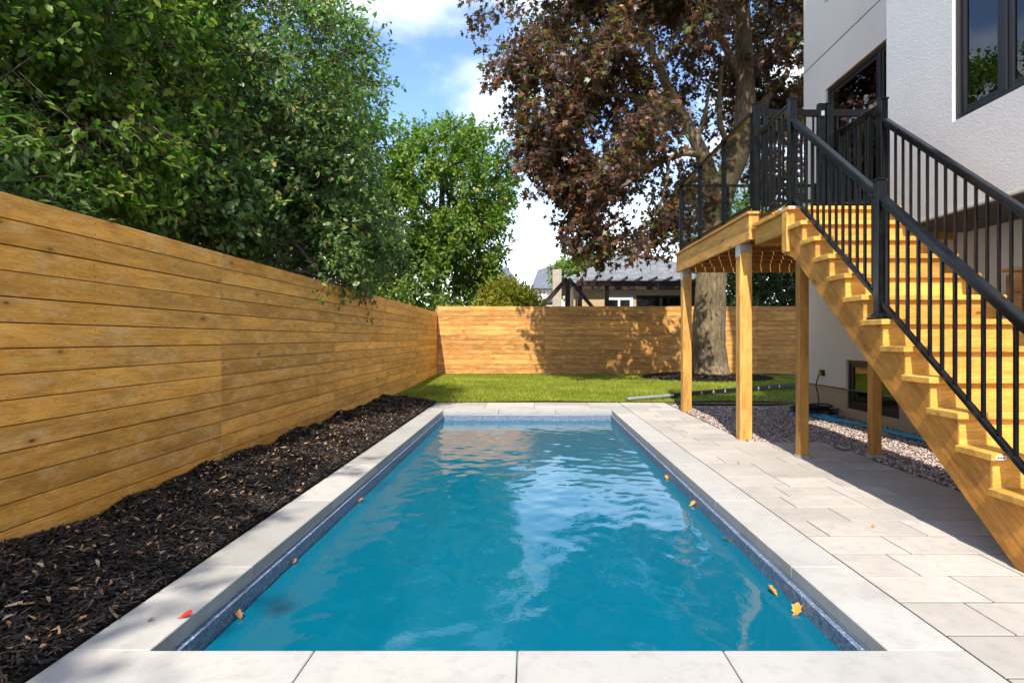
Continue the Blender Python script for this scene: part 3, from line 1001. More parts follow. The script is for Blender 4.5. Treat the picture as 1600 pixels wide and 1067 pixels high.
# gate across the deck edge
GY = 6.44
g = thing("metal_gate", (2.9, GY, DT), "black picket gate closing the top of the stairs at the deck edge", "gate")
bx("stile", 2.542, 2.60, GY - .03, GY + .03, DT + .05, 3.715, M['black'], g)
bx("stile", 3.145, 3.222, GY - .03, GY + .03, DT + .05, 3.72, M['black'], g)
bx("gate_rail", 2.601, 3.144, GY - .02, GY + .02, 3.582, 3.654, M['black'], g)
bx("gate_rail", 2.601, 3.144, GY - .02, GY + .02, DT + .10, DT + .135, M['black'], g)
for k in range(6):
    x = 2.601 + .543 * (k + .5) / 6
    bx("picket", x - .0095, x + .0095, GY - .0095, GY + .0095, DT + .1355, 3.5815, M['black'], g, .0015)
lt_ = bx("latch", 3.165, 3.20, GY - .055, GY - .031, 3.57, 3.63, M['galv'], g, .006)
gp = thing("picket_panel", (3.8, GY, DT), "fixed black picket railing panel between the gate and the house wall", "railing")
newel(2.475, GY, DT + .002, 3.73, gp, w=.07, skirt=False)
newel(3.27, GY, DT + .002, 3.73, gp, w=.072, skirt=False)
bx("panel_rail", 3.307, 4.645, GY - .02, GY + .02, 3.582, 3.654, M['black'], gp)
bx("panel_rail", 3.307, 4.645, GY - .02, GY + .02, DT + .10, DT + .135, M['black'], gp)
for k in range(12):
    x = 3.307 + 1.338 * (k + .5) / 12
    bx("picket", x - .0095, x + .0095, GY - .0095, GY + .0095, DT + .1355, 3.5815, M['black'], gp, .0015)

# glass railing
def glass_run(parent, P, Q):
    """one bay between post centres P and Q on the deck: rails, glass in a thin black frame"""
    P = Vector((*P, 0)); Q = Vector((*Q, 0)); d = (Q - P).normalized()
    a = P + d * .0255; b = Q - d * .0255
    up = Vector((0, 0, 1))
    beam("top_rail", a + up * 3.622, b + up * 3.622, .04, .05, M['black'], parent)
    beam("bottom_rail", a + up * 2.607, b + up * 2.607, .035, .04, M['black'], parent)
    gl_ = beam("glass_panel", a + d * .022 + up * 3.113, b - d * .022 + up * 3.113, .96, .006, M['glass'], parent, bev=0)
    beam("glass_channel", a + d * .011 + up * 2.626, a + d * .011 + up * 3.600, .022, .022, M['black'], parent, up=d)
    beam("glass_channel", b - d * .011 + up * 2.626, b - d * .011 + up * 3.600, .022, .022, M['black'], parent, up=d)
gr = thing("glass_railing", (2.437, 8.0, DT), "glass panel railing with black posts along the pool edge of the deck", "railing", "glass deck railings")
gx = 2.437
ys = [6.455, 7.40, 8.44, 9.50]
for i, y in enumerate(ys[1:]): newel(gx, y, DT, 3.66, gr, w=.05, skirt=False)
for a, b in zip(ys[:-1], ys[1:]): glass_run(gr, (gx, a), (gx, b))
gr2 = thing("glass_railing", (3.7, 9.50, DT), "glass panel railing with black posts across the far end of the deck", "railing", "glass deck railings")
xs = [gx, 3.17, 3.90, 4.61]
for x in xs[1:]: newel(x, 9.50, DT, 3.66, gr2, w=.05, skirt=False)
for a, b in zip(xs[:-1], xs[1:]): glass_run(gr2, (a, 9.50), (b, 9.50))

# ================================================================== HOUSE
HX, HB = 4.65, 3.80
HY1 = 10.0
BY1 = 6.275
house = thing("stucco_house", (6.5, 5, 0), "modern light grey stucco house with a projecting upper wall and black windows", "house")
HP = (6.5, 5, 0)

def wall_panel(name, X, ya, yb, za, zb, openings, mat, depth=.10):
    """front face at x=X looking to -x, with recessed openings (y0,y1,z0,z1)"""
    Ys = sorted({ya, yb, *[o[0] for o in openings], *[o[1] for o in openings]})
    Zs = sorted({za, zb, *[o[2] for o in openings], *[o[3] for o in openings]})
    V = []; F = []
    def quad(a, b, c, d):
        i = len(V); V.extend([a, b, c, d]); F.append((i, i + 1, i + 2, i + 3))
    for y0_, y1_ in zip(Ys[:-1], Ys[1:]):
        for z0_, z1_ in zip(Zs[:-1], Zs[1:]):
            cy, cz = (y0_ + y1_) / 2, (z0_ + z1_) / 2
            if any(o[0] < cy < o[1] and o[2] < cz < o[3] for o in openings): continue
            quad((X, y1_, z0_), (X, y0_, z0_), (X, y0_, z1_), (X, y1_, z1_))
    Xd = X + depth
    for o in openings:
        a, b, c, d = o
        quad((X, a, c), (X, b, c), (Xd, b, c), (Xd, a, c))
        quad((X, b, d), (X, a, d), (Xd, a, d), (Xd, b, d))
        quad((X, a, d), (X, a, c), (Xd, a, c), (Xd, a, d))
        quad((X, b, c), (X, b, d), (Xd, b, d), (Xd, b, c))
    return mesh_obj(name, V, F, mat, house, HP)

def window(X, ya, yb, za, zb, lights, mat=None, room=2.6, curtain=True, proud=.0, fw=.055, label=None):
    """frame set in the opening; lights = list of fractions where the mullions stand"""
    f = bx("window", X + .03, X + .095, ya + .001, yb - .001, za + .001, za + fw, M['frame'], house, .004)
    P = f
    bx("frame", X + .03, X + .095, ya + .001, yb - .001, zb - fw, zb - .001, M['frame'], P, .004)
    bx("frame", X + .03, X + .095, ya + .001, ya + fw, za + fw + .0005, zb - fw - .0005, M['frame'], P, .004)
    bx("frame", X + .03, X + .095, yb - fw, yb - .001, za + fw + .0005, zb - fw - .0005, M['frame'], P, .004)
    cuts = [0] + lights + [1]
    for c in lights:
        y = ya + (yb - ya) * c
        bx("mullion", X + .03, X + .095, y - .03, y + .03, za + fw + .0005, zb - fw - .0005, M['frame'], P, .004)
    for a, b in zip(cuts[:-1], cuts[1:]):
        pa = ya + (yb - ya) * a + (fw if a == 0 else .03); pb = ya + (yb - ya) * b - (fw if b == 1 else .03)
        sw = .05
        for q in ((pa + .001, pa + sw, za + fw + .001, zb - fw - .001), (pb - sw, pb - .001, za + fw + .001, zb - fw - .001)):
            bx("sash", X + .045, X + .088, q[0], q[1], q[2], q[3], M['frame'], P, .003)
        bx("sash", X + .045, X + .088, pa + sw + .0005, pb - sw - .0005, za + fw + .001, za + fw + sw, M['frame'], P, .003)
        bx("sash", X + .045, X + .088, pa + sw + .0005, pb - sw - .0005, zb - fw - sw, zb - fw - .001, M['frame'], P, .003)
        bx("pane", X + .062, X + .070, pa + sw, pb - sw, za + fw + sw, zb - fw - sw, M['winglass'], P, 0)
    # room behind
    Xr = X + .10; Xe = X + room
    V = [(Xr, ya - .6, za - .7), (Xe, ya - .6, za - .7), (Xe, yb + .6, za - .7), (Xr, yb + .6, za - .7),
         (Xr, ya - .6, zb + .3), (Xe, ya - .6, zb + .3), (Xe, yb + .6, zb + .3), (Xr, yb + .6, zb + .3)]
    F = [(0, 1, 2, 3), (7, 6, 5, 4), (0, 4, 5, 1), (1, 5, 6, 2), (2, 6, 7, 3)]
    mesh_obj("room", V, F, M['room'], P, WL[P.name])
    if curtain:
        V = []; F = []
        n = 24
        for i in range(n + 1):
            y = yb - .02 - .34 * i / n
            x = X + .17 + .025 * math.sin(i * 1.9)
            V += [(x, y, za + .02), (x, y, zb - .02)]
        for i in range(n): F.append((2 * i, 2 * i + 1, 2 * i + 3, 2 * i + 2))
        mesh_obj("curtain", V, F, M['curtain'], P, WL[P.name], smooth=True)
    return f

# main wall
door_o = (6.92, 9.26, DT + .02, 5.07)
base_o = (7.43, 8.66, .14, .849)
up_o = (7.9, 9.28, 6.43, 7.8)
wall_panel("wall", HX, -2, HY1, .412, 11.2, [door_o, (base_o[0], base_o[1], .412, base_o[3]), up_o], M['stucco2'])
wall_panel("foundation", HX + .012, -2, HY1 - .012, -.08, .410, [(base_o[0], base_o[1], base_o[2], .410)], M['foundation'], .085)
# closing faces of the main block
mesh_obj("wall", [(HX, HY1, -.08), (12, HY1, -.08), (12, HY1, 11.2), (HX, HY1, 11.2)], [(0, 1, 2, 3)], M['stucco2'], house, HP)
mesh_obj("wall", [(HX, -2, -.08), (12, -2, -.08), (12, -2, 11.2), (HX, -2, 11.2)], [(3, 2, 1, 0)], M['stucco2'], house, HP)
mesh_obj("wall", [(12, -2, -.08), (12, HY1, -.08), (12, HY1, 11.2), (12, -2, 11.2)], [(0, 1, 2, 3)], M['stucco2'], house, HP)
bx("roof", HX - .25, 12.25, -2.25, HY1 + .25, 11.201, 11.45, M['soffit'], house)
bx("groove", HX - .004, HX + .0, BY1 + .01, HY1 - .0, 5.644, 5.658, M['groove'], house, 0)
bx("drip_flashing", HX - .012, HX + .011, -2, base_o[0] - .001, .411, .425, M['frame'], house, .002)
bx("drip_flashing", HX - .012, HX + .011, base_o[1] + .001, HY1, .411, .425, M['frame'], house, .002)
# projecting upper wall; unseen top raised so it shades the wall behind
bump_o = (3.57, 5.30, 3.10, 4.86)
wall_panel("projecting_wall", HB, -2, BY1, 2.31, 11.2, [bump_o], M['stucco'])
mesh_obj("projecting_wall", [(HB, BY1, 2.31), (HX - .001, BY1, 2.31), (HX - .001, BY1, 11.2), (HB, BY1, 11.2)], [(0, 1, 2, 3)], M['stucco'], house, HP)
mesh_obj("projecting_wall", [(HB, -2, 2.31), (HX - .001, -2, 2.31), (HX - .001, -2, 11.2), (HB, -2, 11.2)], [(3, 2, 1, 0)], M['stucco'], house, HP)
bx("bead_trim", HB - .006, HB + .03, -2, BY1 + .002, 2.285, 2.3095, M['trim'], house, .002)
# vented soffit, plank by plank
n = 8; wd = (HX - .002 - (HB + .031)) / n
for k in range(n):
    xa = HB + .031 + wd * k
    bx("soffit_plank", xa + .004, xa + wd - .004, -2, BY1 - .002, 2.288, 2.305, M['soffit'], house, .003)
mesh_obj("soffit_backing", [(HB + .03, -2, 2.307), (HX - .001, -2, 2.307), (HX - .001, BY1, 2.307), (HB + .03, BY1, 2.307)], [(0, 1, 2, 3)], M['frame'], house, HP)
window(HX, *door_o[:2], door_o[2], door_o[3], [.42], fw=.07)
window(HX, base_o[0], base_o[1], base_o[2], base_o[3], [.5], curtain=False, room=1.5)
window(HX, *up_o, [.5])
window(HB, *bump_o, [.345, .69], room=2.8)

# ------------------------------------------------------------------ things at the foot of the wall
oc = thing("outlet_box", (HX - .03, 9.34, .61), "small black outdoor outlet with a yellow plug on the house wall", "outlet")
bx("cover", HX - .035, HX - .001, 9.28, 9.40, .575, .665, M['rubber'], oc, .006)
bx("plug", HX - .085, HX - .036, 9.31, 9.36, .575, .625, M['yellowplug'], oc, .01)
tube("cord", spline([(HX - .07, 9.335, .58), (HX - .10, 9.36, .42), (HX - .09, 9.31, .25), (HX - .15, 9.2, .09), (HX - .3, 9.12, .03)], 8), .009, M['rubber'], oc)
coil = thing("coiled_cord", (4.3, 9.0, 0), "heap of coiled black cable on the gravel against the house wall", "cable")
r5 = random.Random(5)
for q in range(7):
    pts = []
    R0 = .20 + r5.uniform(-.05, .07)
    cxo, cyo = r5.uniform(-.07, .07), r5.uniform(-.05, .05)
    for i in range(22):
        a = 2 * math.pi * i / 20 + q
        pts.append((4.32 + cxo + R0 * math.cos(a) * 1.3, 8.98 + cyo + R0 * math.sin(a) * .8, .03 + q * .018 + .012 * math.sin(a * 2 + q)))
    tube("loop", pts, .013, M['rubber'], coil, 6)
bx("pump_body", 4.04, 4.16, 8.86, 9.03, 0.0, .13, M['rubber'], coil, .03)
ho = thing("flat_blue_hose", (4.5, 9.3, 0), "flattened blue discharge hose spread on the gravel by the coiled cable", "hose")
V = []; F = []
pts = spline([(3.95, 8.9, .02), (4.10, 8.72, .03), (4.25, 8.74, .03), (4.42, 8.6, .03), (4.45, 8.45, .02)], 8)
for i, p in enumerate(pts):
    t = (pts[min(i + 1, len(pts) - 1)] - pts[max(i - 1, 0)]).normalized(); sd = Vector((-t.y, t.x, 0))
    for q in (-1, -.4, .3, 1): V.append(p + sd * q * .085 + Vector((0, 0, .012 * math.sin(i * 1.3 + q * 2) + (.012 if abs(q) < .5 else 0))))
for i in range(len(pts) - 1):
    for q in range(3): F.append((i * 4 + q, i * 4 + q + 1, i * 4 + 5 + q, i * 4 + 4 + q))
mesh_obj("hose_sheet", V, F, M['bluefab'], ho, WL[ho.name], smooth=True)
h2 = thing("garden_hose", (4.8, 8, 0), "thin teal garden hose running along the foot of the house wall", "hose")
tube("hose", spline([(4.28, 8.7, .03), (4.25, 8.3, .03), (4.33, 7.6, .03), (4.40, 7.0, .03), (4.37, 6.3, .03), (4.42, 5.6, .03), (4.38, 5.1, .03)], 8), .024, M['bluehose'], h2)
tube("hose", spline([(4.14, 8.6, .03), (4.16, 8.2, .03), (4.37, 7.5, .03), (4.33, 6.9, .03), (4.45, 6.2, .03), (4.37, 5.5, .03), (4.44, 5.1, .03)], 8), .018, M['bluehose'], h2)

# drain pipe lying on the grass
dp = thing("downspout_pipe", (3.6, 12, .05), "long downspout lying on the lawn, grey at its left end and black further on", "pipe")
pa = Vector((1.80, 10.83, .055)); pm = Vector((2.75, 11.32, .075)); pb = Vector((5.95, 13.0, .15))
beam("grey_section", pa, pm, .045, .09, M['alu'], dp, bev=.01)
beam("black_section", pm + (pb - pm).normalized() * .002, pb, .085, .11, M['rubber'], dp, bev=.012)
d_ = (pb - pm)
for k in range(9):
    p = pm + d_ * (.10 + k * .088)
    sd = Vector((d_.y, -d_.x, 0)).normalized()
    beam("white_mark", p + sd * .0565 - Vector((0, 0, .02)), p + sd * .0565 + Vector((0, 0, .038)), .035, .002, M['white_tag'], dp, up=d_.normalized(), bev=0)

# side fence beside the house
sf = thing("side_gate", (4.5, 4.95, 0), "low orange-brown cedar board gate between the staircase and the house", "gate")
for k in range(10):
    bx("board", 4.07, 4.645, 4.95, 4.972, .04 + k * .168, .04 + k * .168 + .163, M['sidewood'], sf, .003)
bx("post", 4.08, 4.16, 4.973, 5.05, 0, 1.70, M['sidewood'], sf)
bx("cap", 4.05, 4.645, 4.935, 5.06, 1.723, 1.75, M['deck'], sf)

# ================================================================== FALLEN LEAVES
def leaf_mesh(kind):
    if kind == 'drop':
        out2 = [(-.5, 0), (-.3, .10), (.0, .24), (.3, .26), (.48, .12), (.5, -.05), (.3, -.2), (0, -.16), (-.3, -.06)]
    else:
        out2 = [(-.52, .02), (-.2, .10), (-.24, .24), (-.08, .22), (.04, .38), (.16, .24), (.30, .26), (.52, .14), (.40, .02), (.42, -.14), (.18, -.16), (.08, -.28), (-.08, -.18), (-.22, -.16), (-.24, -.04)]
    V = [(0, 0, .04)] + [(a, b, .20 * math.sin(3 * a + 2 * b) + .55 * abs(b) + .35 * a * a) for a, b in out2]
    F = [(0, i, i % len(out2) + 1) for i in range(1, len(out2) + 1)]
    me = bpy.data.meshes.new("leaf_" + kind)
    V = V + [(a, b, c - .03) for a, b, c in V]; n = len(out2) + 1
    F = F + [tuple(n + q for q in f[::-1]) for f in F] + [(i, n + i, n + i % len(out2) + 1, i % len(out2) + 1) for i in range(1, len(out2) + 1)]
    me.from_pydata(V, [], F); me.update()
    return me
LM = {k: leaf_mesh(k) for k in ('drop', 'lobed')}
_lm = {}
def fallen(kind, mat, x, y, z, size, rot, label, group):
    key = (kind, mat)
    if key not in _lm:
        me = LM[kind].copy(); me.materials.append(M[mat]); _lm[key] = me
    o = bpy.data.objects.new("fallen_leaf", _lm[key])
    link(o, None, (x, y, z)); o.scale = (size, size, size); o.rotation_euler = (random.uniform(-.12, .12), random.uniform(-.12, .12), rot)
    tag(o, label, "leaf", group)
WG = "leaves floating on the pool"
zl = WATER + .012
fallen('lobed', 'leaf_fallen', 1.27, 2.80, zl, .075, .6, "yellow leaf floating nearest the camera along the right pool wall", WG)
fallen('lobed', 'leaf_fallen', 1.25, 3.02, zl, .07, 1.9, "orange yellow leaf floating second nearest along the right pool wall", WG)
fallen('lobed', 'leaf_fallen', 1.27, 3.80, zl, .055, 2.9, "single small leaf floating midway along the right pool wall", WG)
fallen('lobed', 'leaf_fallen', 1.28, 4.62, zl, .07, .2, "leaf floating beside the far half of the right wall, under bright paving", WG)
fallen('lobed', 'leaf_fallen', 1.28, 5.5, zl, .06, 1.2, "furthest leaf floating by the right pool wall", WG)
fallen('lobed', 'leaf_brown', -1.36, 2.76, zl, .06, 2.2, "brown leaf floating nearest the camera along the left pool wall", WG)
fallen('lobed', 'leaf_brown', -1.37, 3.42, zl, .045, 1.2, "small brown leaf floating second nearest along the left pool wall", WG)
fallen('lobed', 'leaf_brown', -1.36, 4.72, zl, .055, .4, "brown leaf floating furthest back along the left pool wall", WG)
fallen('drop', 'leaf_red', -1.365 - .06, 2.43, .008, .055, .35, "bright red leaf lying on the left coping", None)
fallen('drop', 'leaf_brown', -1.55, 2.40, .006, .03, -.3, "tiny brown leaf beside the red leaf on the left coping", None)
fallen('lobed', 'leaf_fallen', 2.10, 3.60, .006, .03, 1.0, "small yellow leaf on the sunlit paving nearest the stairs", "leaves on the paving")
fallen('lobed', 'leaf_brown', 1.93, 5.45, .006, .04, 2.0, "small brown leaf on the paving beside the dirty joint", "leaves on the paving")

# ================================================================== TREES
TEMPL = {
    'oval': (np.array([[0, 0, 0], [.40, .27, .07], [.80, .17, .03], [1, 0, -.05], [.80, -.17, .03], [.40, -.27, .07], [.42, 0, 0]], float),
             [(0, 6, 1), (1, 6, 2), (2, 6, 3), (3, 6, 4), (4, 6, 5), (5, 6, 0)]),
    'lance': (np.array([[0, 0, 0], [.30, .11, .04], [.70, .08, -.02], [1, 0, -.16], [.70, -.08, -.02], [.30, -.11, .04]], float),
              [(0, 5, 1), (1, 5, 4), (1, 4, 2), (2, 4, 3)]),
    'maple': (np.array([[.30, 0, .03], [0, 0, 0], [.08, -.42, -.06], [.30, -.20, .02], [.58, -.48, -.08], [.58, -.15, .02], [1, 0, -.10], [.58, .15, .02], [.58, .48, -.08], [.30, .20, .02], [.08, .42, -.06]], float),
              [(0, i, i + 1) for i in range(1, 10)] + [(0, 10, 1)]),
}
def crown_geo(clumps, n_twigs, leaf, size, per, seed, droop=.3, gap=.0, twig_len=.38, shell=.55, spread=.9):
    r = np.random.RandomState(seed)
    C_ = np.array([c[:3] for c in clumps], float); R_ = np.array([c[3:6] for c in clumps], float)
    vol = (R_[:, 0] * R_[:, 1] * R_[:, 2]) ** (2 / 3)
    wts = vol * np.array([c[6] if len(c) > 6 else 1.0 for c in clumps])
    wts /= wts.sum()
    idx = r.choice(len(clumps), int(n_twigs * 1.9), p=wts)
    d = r.normal(0, 1, (len(idx), 3)); d /= np.linalg.norm(d, axis=1)[:, None]
    rad = shell + (1.08 - shell) * r.uniform(0, 1, len(idx)) ** .6
    # lumpy outline
    fr = np.zeros(len(idx)); fr2 = np.zeros(len(idx))
    for _ in range(6):
        k = r.normal(0, 3.0, 3); fr += np.sin(d @ k + r.uniform(0, 7, len(clumps))[idx])
    p = C_[idx] + R_[idx] * d * (rad * (1 + .07 * fr))[:, None]
    for _ in range(7):
        k = r.normal(0, 2.1, 3); fr2 += np.sin(p @ k + r.uniform(0, 7))
    keep = fr2 > gap * 2.6 - 1.6
    p = p[keep][:n_twigs]; d = d[keep][:n_twigs]
    nt_ = len(p)
    td = d * spread + r.normal(0, .55, (nt_, 3)); td[:, 2] -= droop; td /= np.linalg.norm(td, axis=1)[:, None]
    tl = twig_len * r.uniform(.6, 1.3, nt_)
    # leaves
    tw = np.repeat(np.arange(nt_), per)
    n = len(tw)
    t = r.uniform(0, 1, n) ** .8
    pos = p[tw] + td[tw] * (tl[tw] * t)[:, None] + r.normal(0, .022, (n, 3)) + r.normal(0, size * .35, (n, 3))
    pos[:, 2] -= droop * .12 * t ** 2
    ld = td[tw] * .5 + r.normal(0, .75, (n, 3)); ld[:, 2] -= droop * 1.0; ld /= np.linalg.norm(ld, axis=1)[:, None]
    up = r.normal(0, .55, (n, 3)); up[:, 2] += .9; up += d[tw] * .5
    s = np.cross(ld, up); s /= np.linalg.norm(s, axis=1)[:, None] + 1e-9
    u = np.cross(s, ld)
    tv, tf = TEMPL[leaf]
    sz = size * r.uniform(.6, 1.25, n)
    V = pos[:, None] + sz[:, None, None] * (tv[None, :, 0:1] * ld[:, None] + tv[None, :, 1:2] * s[:, None] + tv[None, :, 2:3] * u[:, None])
    F = (np.arange(n)[:, None, None] * len(tv) + np.array(tf)[None]).reshape(-1, 3)
    twr = r.uniform(0, 1, nt_)
    rnd = np.clip(.55 * r.uniform(0, 1, n) + .45 * twr[tw], 0, 1)
    rnd = np.clip((rnd - .5) * 1.35 + .5, 0, 1)
    return V.reshape(-1, 3), F, np.repeat(rnd, len(tv)), p, td, tl

def twig_geo(p, td, tl, seed, back=.5, rad=.004):
    a = p - td * (back * tl)[:, None]; b = p + td * tl[:, None]
    o1 = np.cross(td, [0.3, .5, .8]); o1 /= np.linalg.norm(o1, axis=1)[:, None] + 1e-9
    o2 = np.cross(td, o1)
    V = []
    for q in range(3):
        an = q * 2.094
        V.append(a + (o1 * math.cos(an) + o2 * math.sin(an)) * rad * 1.5)
    for q in range(3):
        an = q * 2.094
        V.append(b + (o1 * math.cos(an) + o2 * math.sin(an)) * rad * .5)
    V = np.stack(V, 1).reshape(-1, 3)
    f = np.array([[0, 1, 4, 3], [1, 2, 5, 4], [2, 0, 3, 5]])
    F = (np.arange(len(p))[:, None, None] * 6 + f[None]).reshape(-1, 4)
    return V, F

def make_tree(name, label, cat, base, clumps, n_twigs, leaf, size, per, lm, bm, seed, trunk=None, tr_r=.12, limbs=True, group=None, limb_list=None, **kw):
    t = thing(name, base, label, cat, group)
    rg = random.Random(seed)
    V, F, rnd, p, td, tl = crown_geo(clumps, n_twigs, leaf, size, per, seed, **kw)
    np_mesh("crown", V, F, M[lm], t, base, rnd=rnd)
    V, F = twig_geo(p, td, tl, seed)
    np_mesh("twigs", V, F, M[bm], t, base)
    if trunk:
        pts = spline(trunk, 6)
        n = len(pts)
        rads = [tr_r * (1 - .55 * i / (n - 1)) * (1 + .55 * math.exp(-i * 1.3)) for i in range(n)]
        tube("trunk", pts, rads, M[bm], t, 16, base, .05, rg)
        top = pts[int(n * .62)]
        if limbs:
            for c in clumps:
                st = pts[rg.randint(int(n * .45), n - 1)]
                en = Vector(c[:3])
                mid = (st + en) / 2 + Vector((rg.uniform(-.3, .3), rg.uniform(-.3, .3), rg.uniform(.0, .4)))
                q = spline([st, mid, en], 5)
                m_ = len(q)
                tube("branch", q, [tr_r * .42 * (1 - .8 * i / (m_ - 1)) for i in range(m_)], M[bm], t, 7, base, .06, rg)
        if limb_list:
            for path, r0, r1 in limb_list:
                q = spline(path, 6); m_ = len(q)
                tube("branch", q, [r0 + (r1 - r0) * i / (m_ - 1) for i in range(m_)], M[bm], t, 10, base, .06, rg)
    return t

# 1 small-leaved tree leaning over the left fence
make_tree("apple_tree", "dark green small-leaved tree whose boughs hang over the left fence", "tree", (-4.3, 7.6, -.05),
          [(-4.3, 7.6, 4.4, 1.9, 2.0, 1.8), (-3.2, 8.2, 4.3, 1.10, 1.5, 1.2), (-3.3, 7.7, 3.0, 1.0, 1.5, 1.0), (-2.76, 7.25, 2.3, .38, .5, .36, 1.5), (-2.54, 7.5, 2.02, .28, .65, .28, 1.2), (-2.46, 7.2, 1.82, .18, .26, .20, 1.5), (-2.5, 7.9, 1.85, .18, .3, .22, 1.2),
           (-4.4, 8.0, 5.8, 1.15, 1.4, .9), (-4.6, 6.3, 3.0, 1.1, 1.3, 1.1), (-2.65, 8.6, 3.2, .75, 1.0, .9), (-3.6, 6.3, 2.6, .75, 1.0, .75),
           (-2.7, 8.5, 4.1, .65, .9, .55), (-3.0, 9.3, 2.6, .9, 1.0, .8)],
          6200, 'oval', .075, 13, 'leaf_apple', 'bark', 31, [(-4.3, 7.6, -.05), (-4.25, 7.6, 1.2), (-4.2, 7.7, 2.4), (-4.1, 7.8, 4)], .13, droop=.35, gap=.22)
# 2 tall loose tree further left
make_tree("broadleaf_tree", "tall loose green tree with backlit yellow leaves at the far left", "tree", (-5.0, 5.2, -.05),
          [(-4.1, 5.0, 4.0, 1.0, 1.2, 1.5), (-4.6, 4.2, 2.6, 1.2, 1.2, .9), (-4.9, 6.4, 4.9, 1.5, 1.7, 1.6), (-4.2, 3.6, 4.2, 1.0, 1.0, 1.2), (-3.6, 4.5, 2.7, .6, .9, .6)],
          4600, 'oval', .075, 14, 'leaf_dark', 'bark', 32, [(-5.0, 5.2, -.05), (-4.95, 5.2, 1.6), (-4.8, 5.1, 3), (-4.6, 5.0, 4.6)], .13, droop=.4, gap=.35)
# 3 mass behind
make_tree("dense_tree", "dense dark tree filling the gap behind the two left fence trees", "tree", (-6.8, 9.5, -.05),
          [(-6.8, 9.5, 4.6, 2.3, 2.4, 2.8), (-6.2, 12.0, 4.4, 2.0, 2.2, 2.4), (-8.2, 7.2, 4.6, 2.2, 2.4, 3.0), (-5.4, 10.6, 2.8, 1.6, 1.8, 1.5), (-6.0, 8.2, 2.4, 1.6, 1.8, 1.4)],
          3800, 'oval', .13, 11, 'leaf_bright', 'bark', 33, [(-6.8, 9.5, -.05), (-6.8, 9.5, 2), (-6.7, 9.6, 4), (-6.6, 9.6, 6)], .18, droop=.35, gap=.1)
# 4 tree out to the left of the camera that shades the mulch
make_tree("shade_tree", "tall green tree on the left behind the fence, nearest the camera", "tree", (-4.9, -4.2, -.05),
          [(-3.7, -3.2, 8.8, .75, 1.8, .9), (-3.7, -5.6, 9.0, .8, 1.9, .9), (-4.6, -4.4, 7.4, 1.1, 1.6, 1.1)],
          950, 'oval', .14, 10, 'leaf_dark', 'bark', 34, [(-4.9, -4.2, -.05), (-4.9, -4.2, 2), (-4.7, -4.3, 4.5), (-4.1, -4.4, 7.8)], .18, droop=.35, gap=.05)
# long-leaved plant behind the fence
make_tree("lance_leaf_shrub", "light green shrub with long narrow leaves rising over the left fence", "shrub", (-3.2, 4.0, -.05),
          [(-3.32, 3.9, 1.95, .25, .75, .36), (-3.36, 3.2, 1.95, .25, .7, .36), (-3.30, 4.6, 1.9, .22, .4, .3)],
          420, 'lance', .125, 9, 'leaf_lance', 'bark', 35, [(-3.2, 4.0, -.05), (-3.2, 4.0, .8), (-3.2, 3.9, 1.6)], .03, droop=.0, gap=-.3, twig_len=.3)
# 5 brighter tree beyond the corner of the fences
make_tree("bright_tree", "bright yellow-green leafy tree beyond the corner where the fences meet", "tree", (-3.2, 20.2, -.05),
          [(-3.1, 20.2, 6.0, 2.0, 2.0, 2.3), (-4.6, 19.8, 4.2, 1.9, 2.0, 2.2), (-1.9, 20.0, 4.4, 1.15, 1.4, 1.3), (-1.7, 20.4, 6.6, 1.2, 1.3, 1.5), (-3.6, 20.0, 3.0, 2.0, 1.8, 1.4),
           (-2.3, 19.6, 3.0, 1.1, 1.2, 1.0), (-5.6, 20, 6.0, 2.0, 2.0, 2.2), (-6.8, 18.2, 8.2, 1.8, 2.0, 1.8), (-2.9, 20.4, 7.7, 1.1, 1.2, .9)],
          5200, 'oval', .155, 12, 'leaf_bright', 'bark', 36, [(-3.2, 20.2, -.05), (-3.2, 20.2, 2), (-3.1, 20.2, 4), (-3.0, 20.2, 6.5)], .2, droop=.3, gap=.15)
make_tree("yellow_bush", "low bright yellow-green bush showing over the back fence", "bush", (-.6, 18.7, -.05),
          [(-.6, 18.7, 2.15, .55, .5, .6), (-.15, 18.7, 1.9, .38, .45, .5), (-1.15, 18.7, 2.0, .45, .5, .55)],
          1000, 'lance', .19, 10, 'leaf_yellow', 'bark', 37, [(-.6, 18.7, -.05), (-.6, 18.7, .8), (-.6, 18.7, 1.5)], .06, droop=-.7, gap=-.4, twig_len=.34)
make_tree("garden_tree", "pale green tree standing behind the neighbouring bungalow roof", "tree", (2.6, 36, -.05),
          [(2.9, 36, 5.2, 1.3, 1.4, 1.2), (4.2, 36.5, 5.7, 1.5, 1.6, 1.2), (3.2, 36, 4.0, .9, 1.2, 1.0)],
          1100, 'oval', .22, 10, 'leaf_bright', 'bark', 38, [(2.6, 36, -.05), (2.6, 36, 2), (2.7, 36, 4.5)], .2, droop=.2, gap=.1)
make_tree("hedge", "dark green hedge beyond the back fence, seen under the deck", "hedge", (8.2, 20, -.05),
          [(7.7, 20, 2.6, 1.5, 1.1, 1.7), (9.5, 20, 2.8, 1.7, 1.1, 1.9), (11.5, 20, 3.0, 1.7, 1.1, 1.9)],
          2200, 'oval', .13, 11, 'leaf_hedge', 'bark', 39, [(8.2, 20, -.05), (8.2, 20, 1), (8.2, 20, 2.4)], .1, droop=.2, gap=-.5)
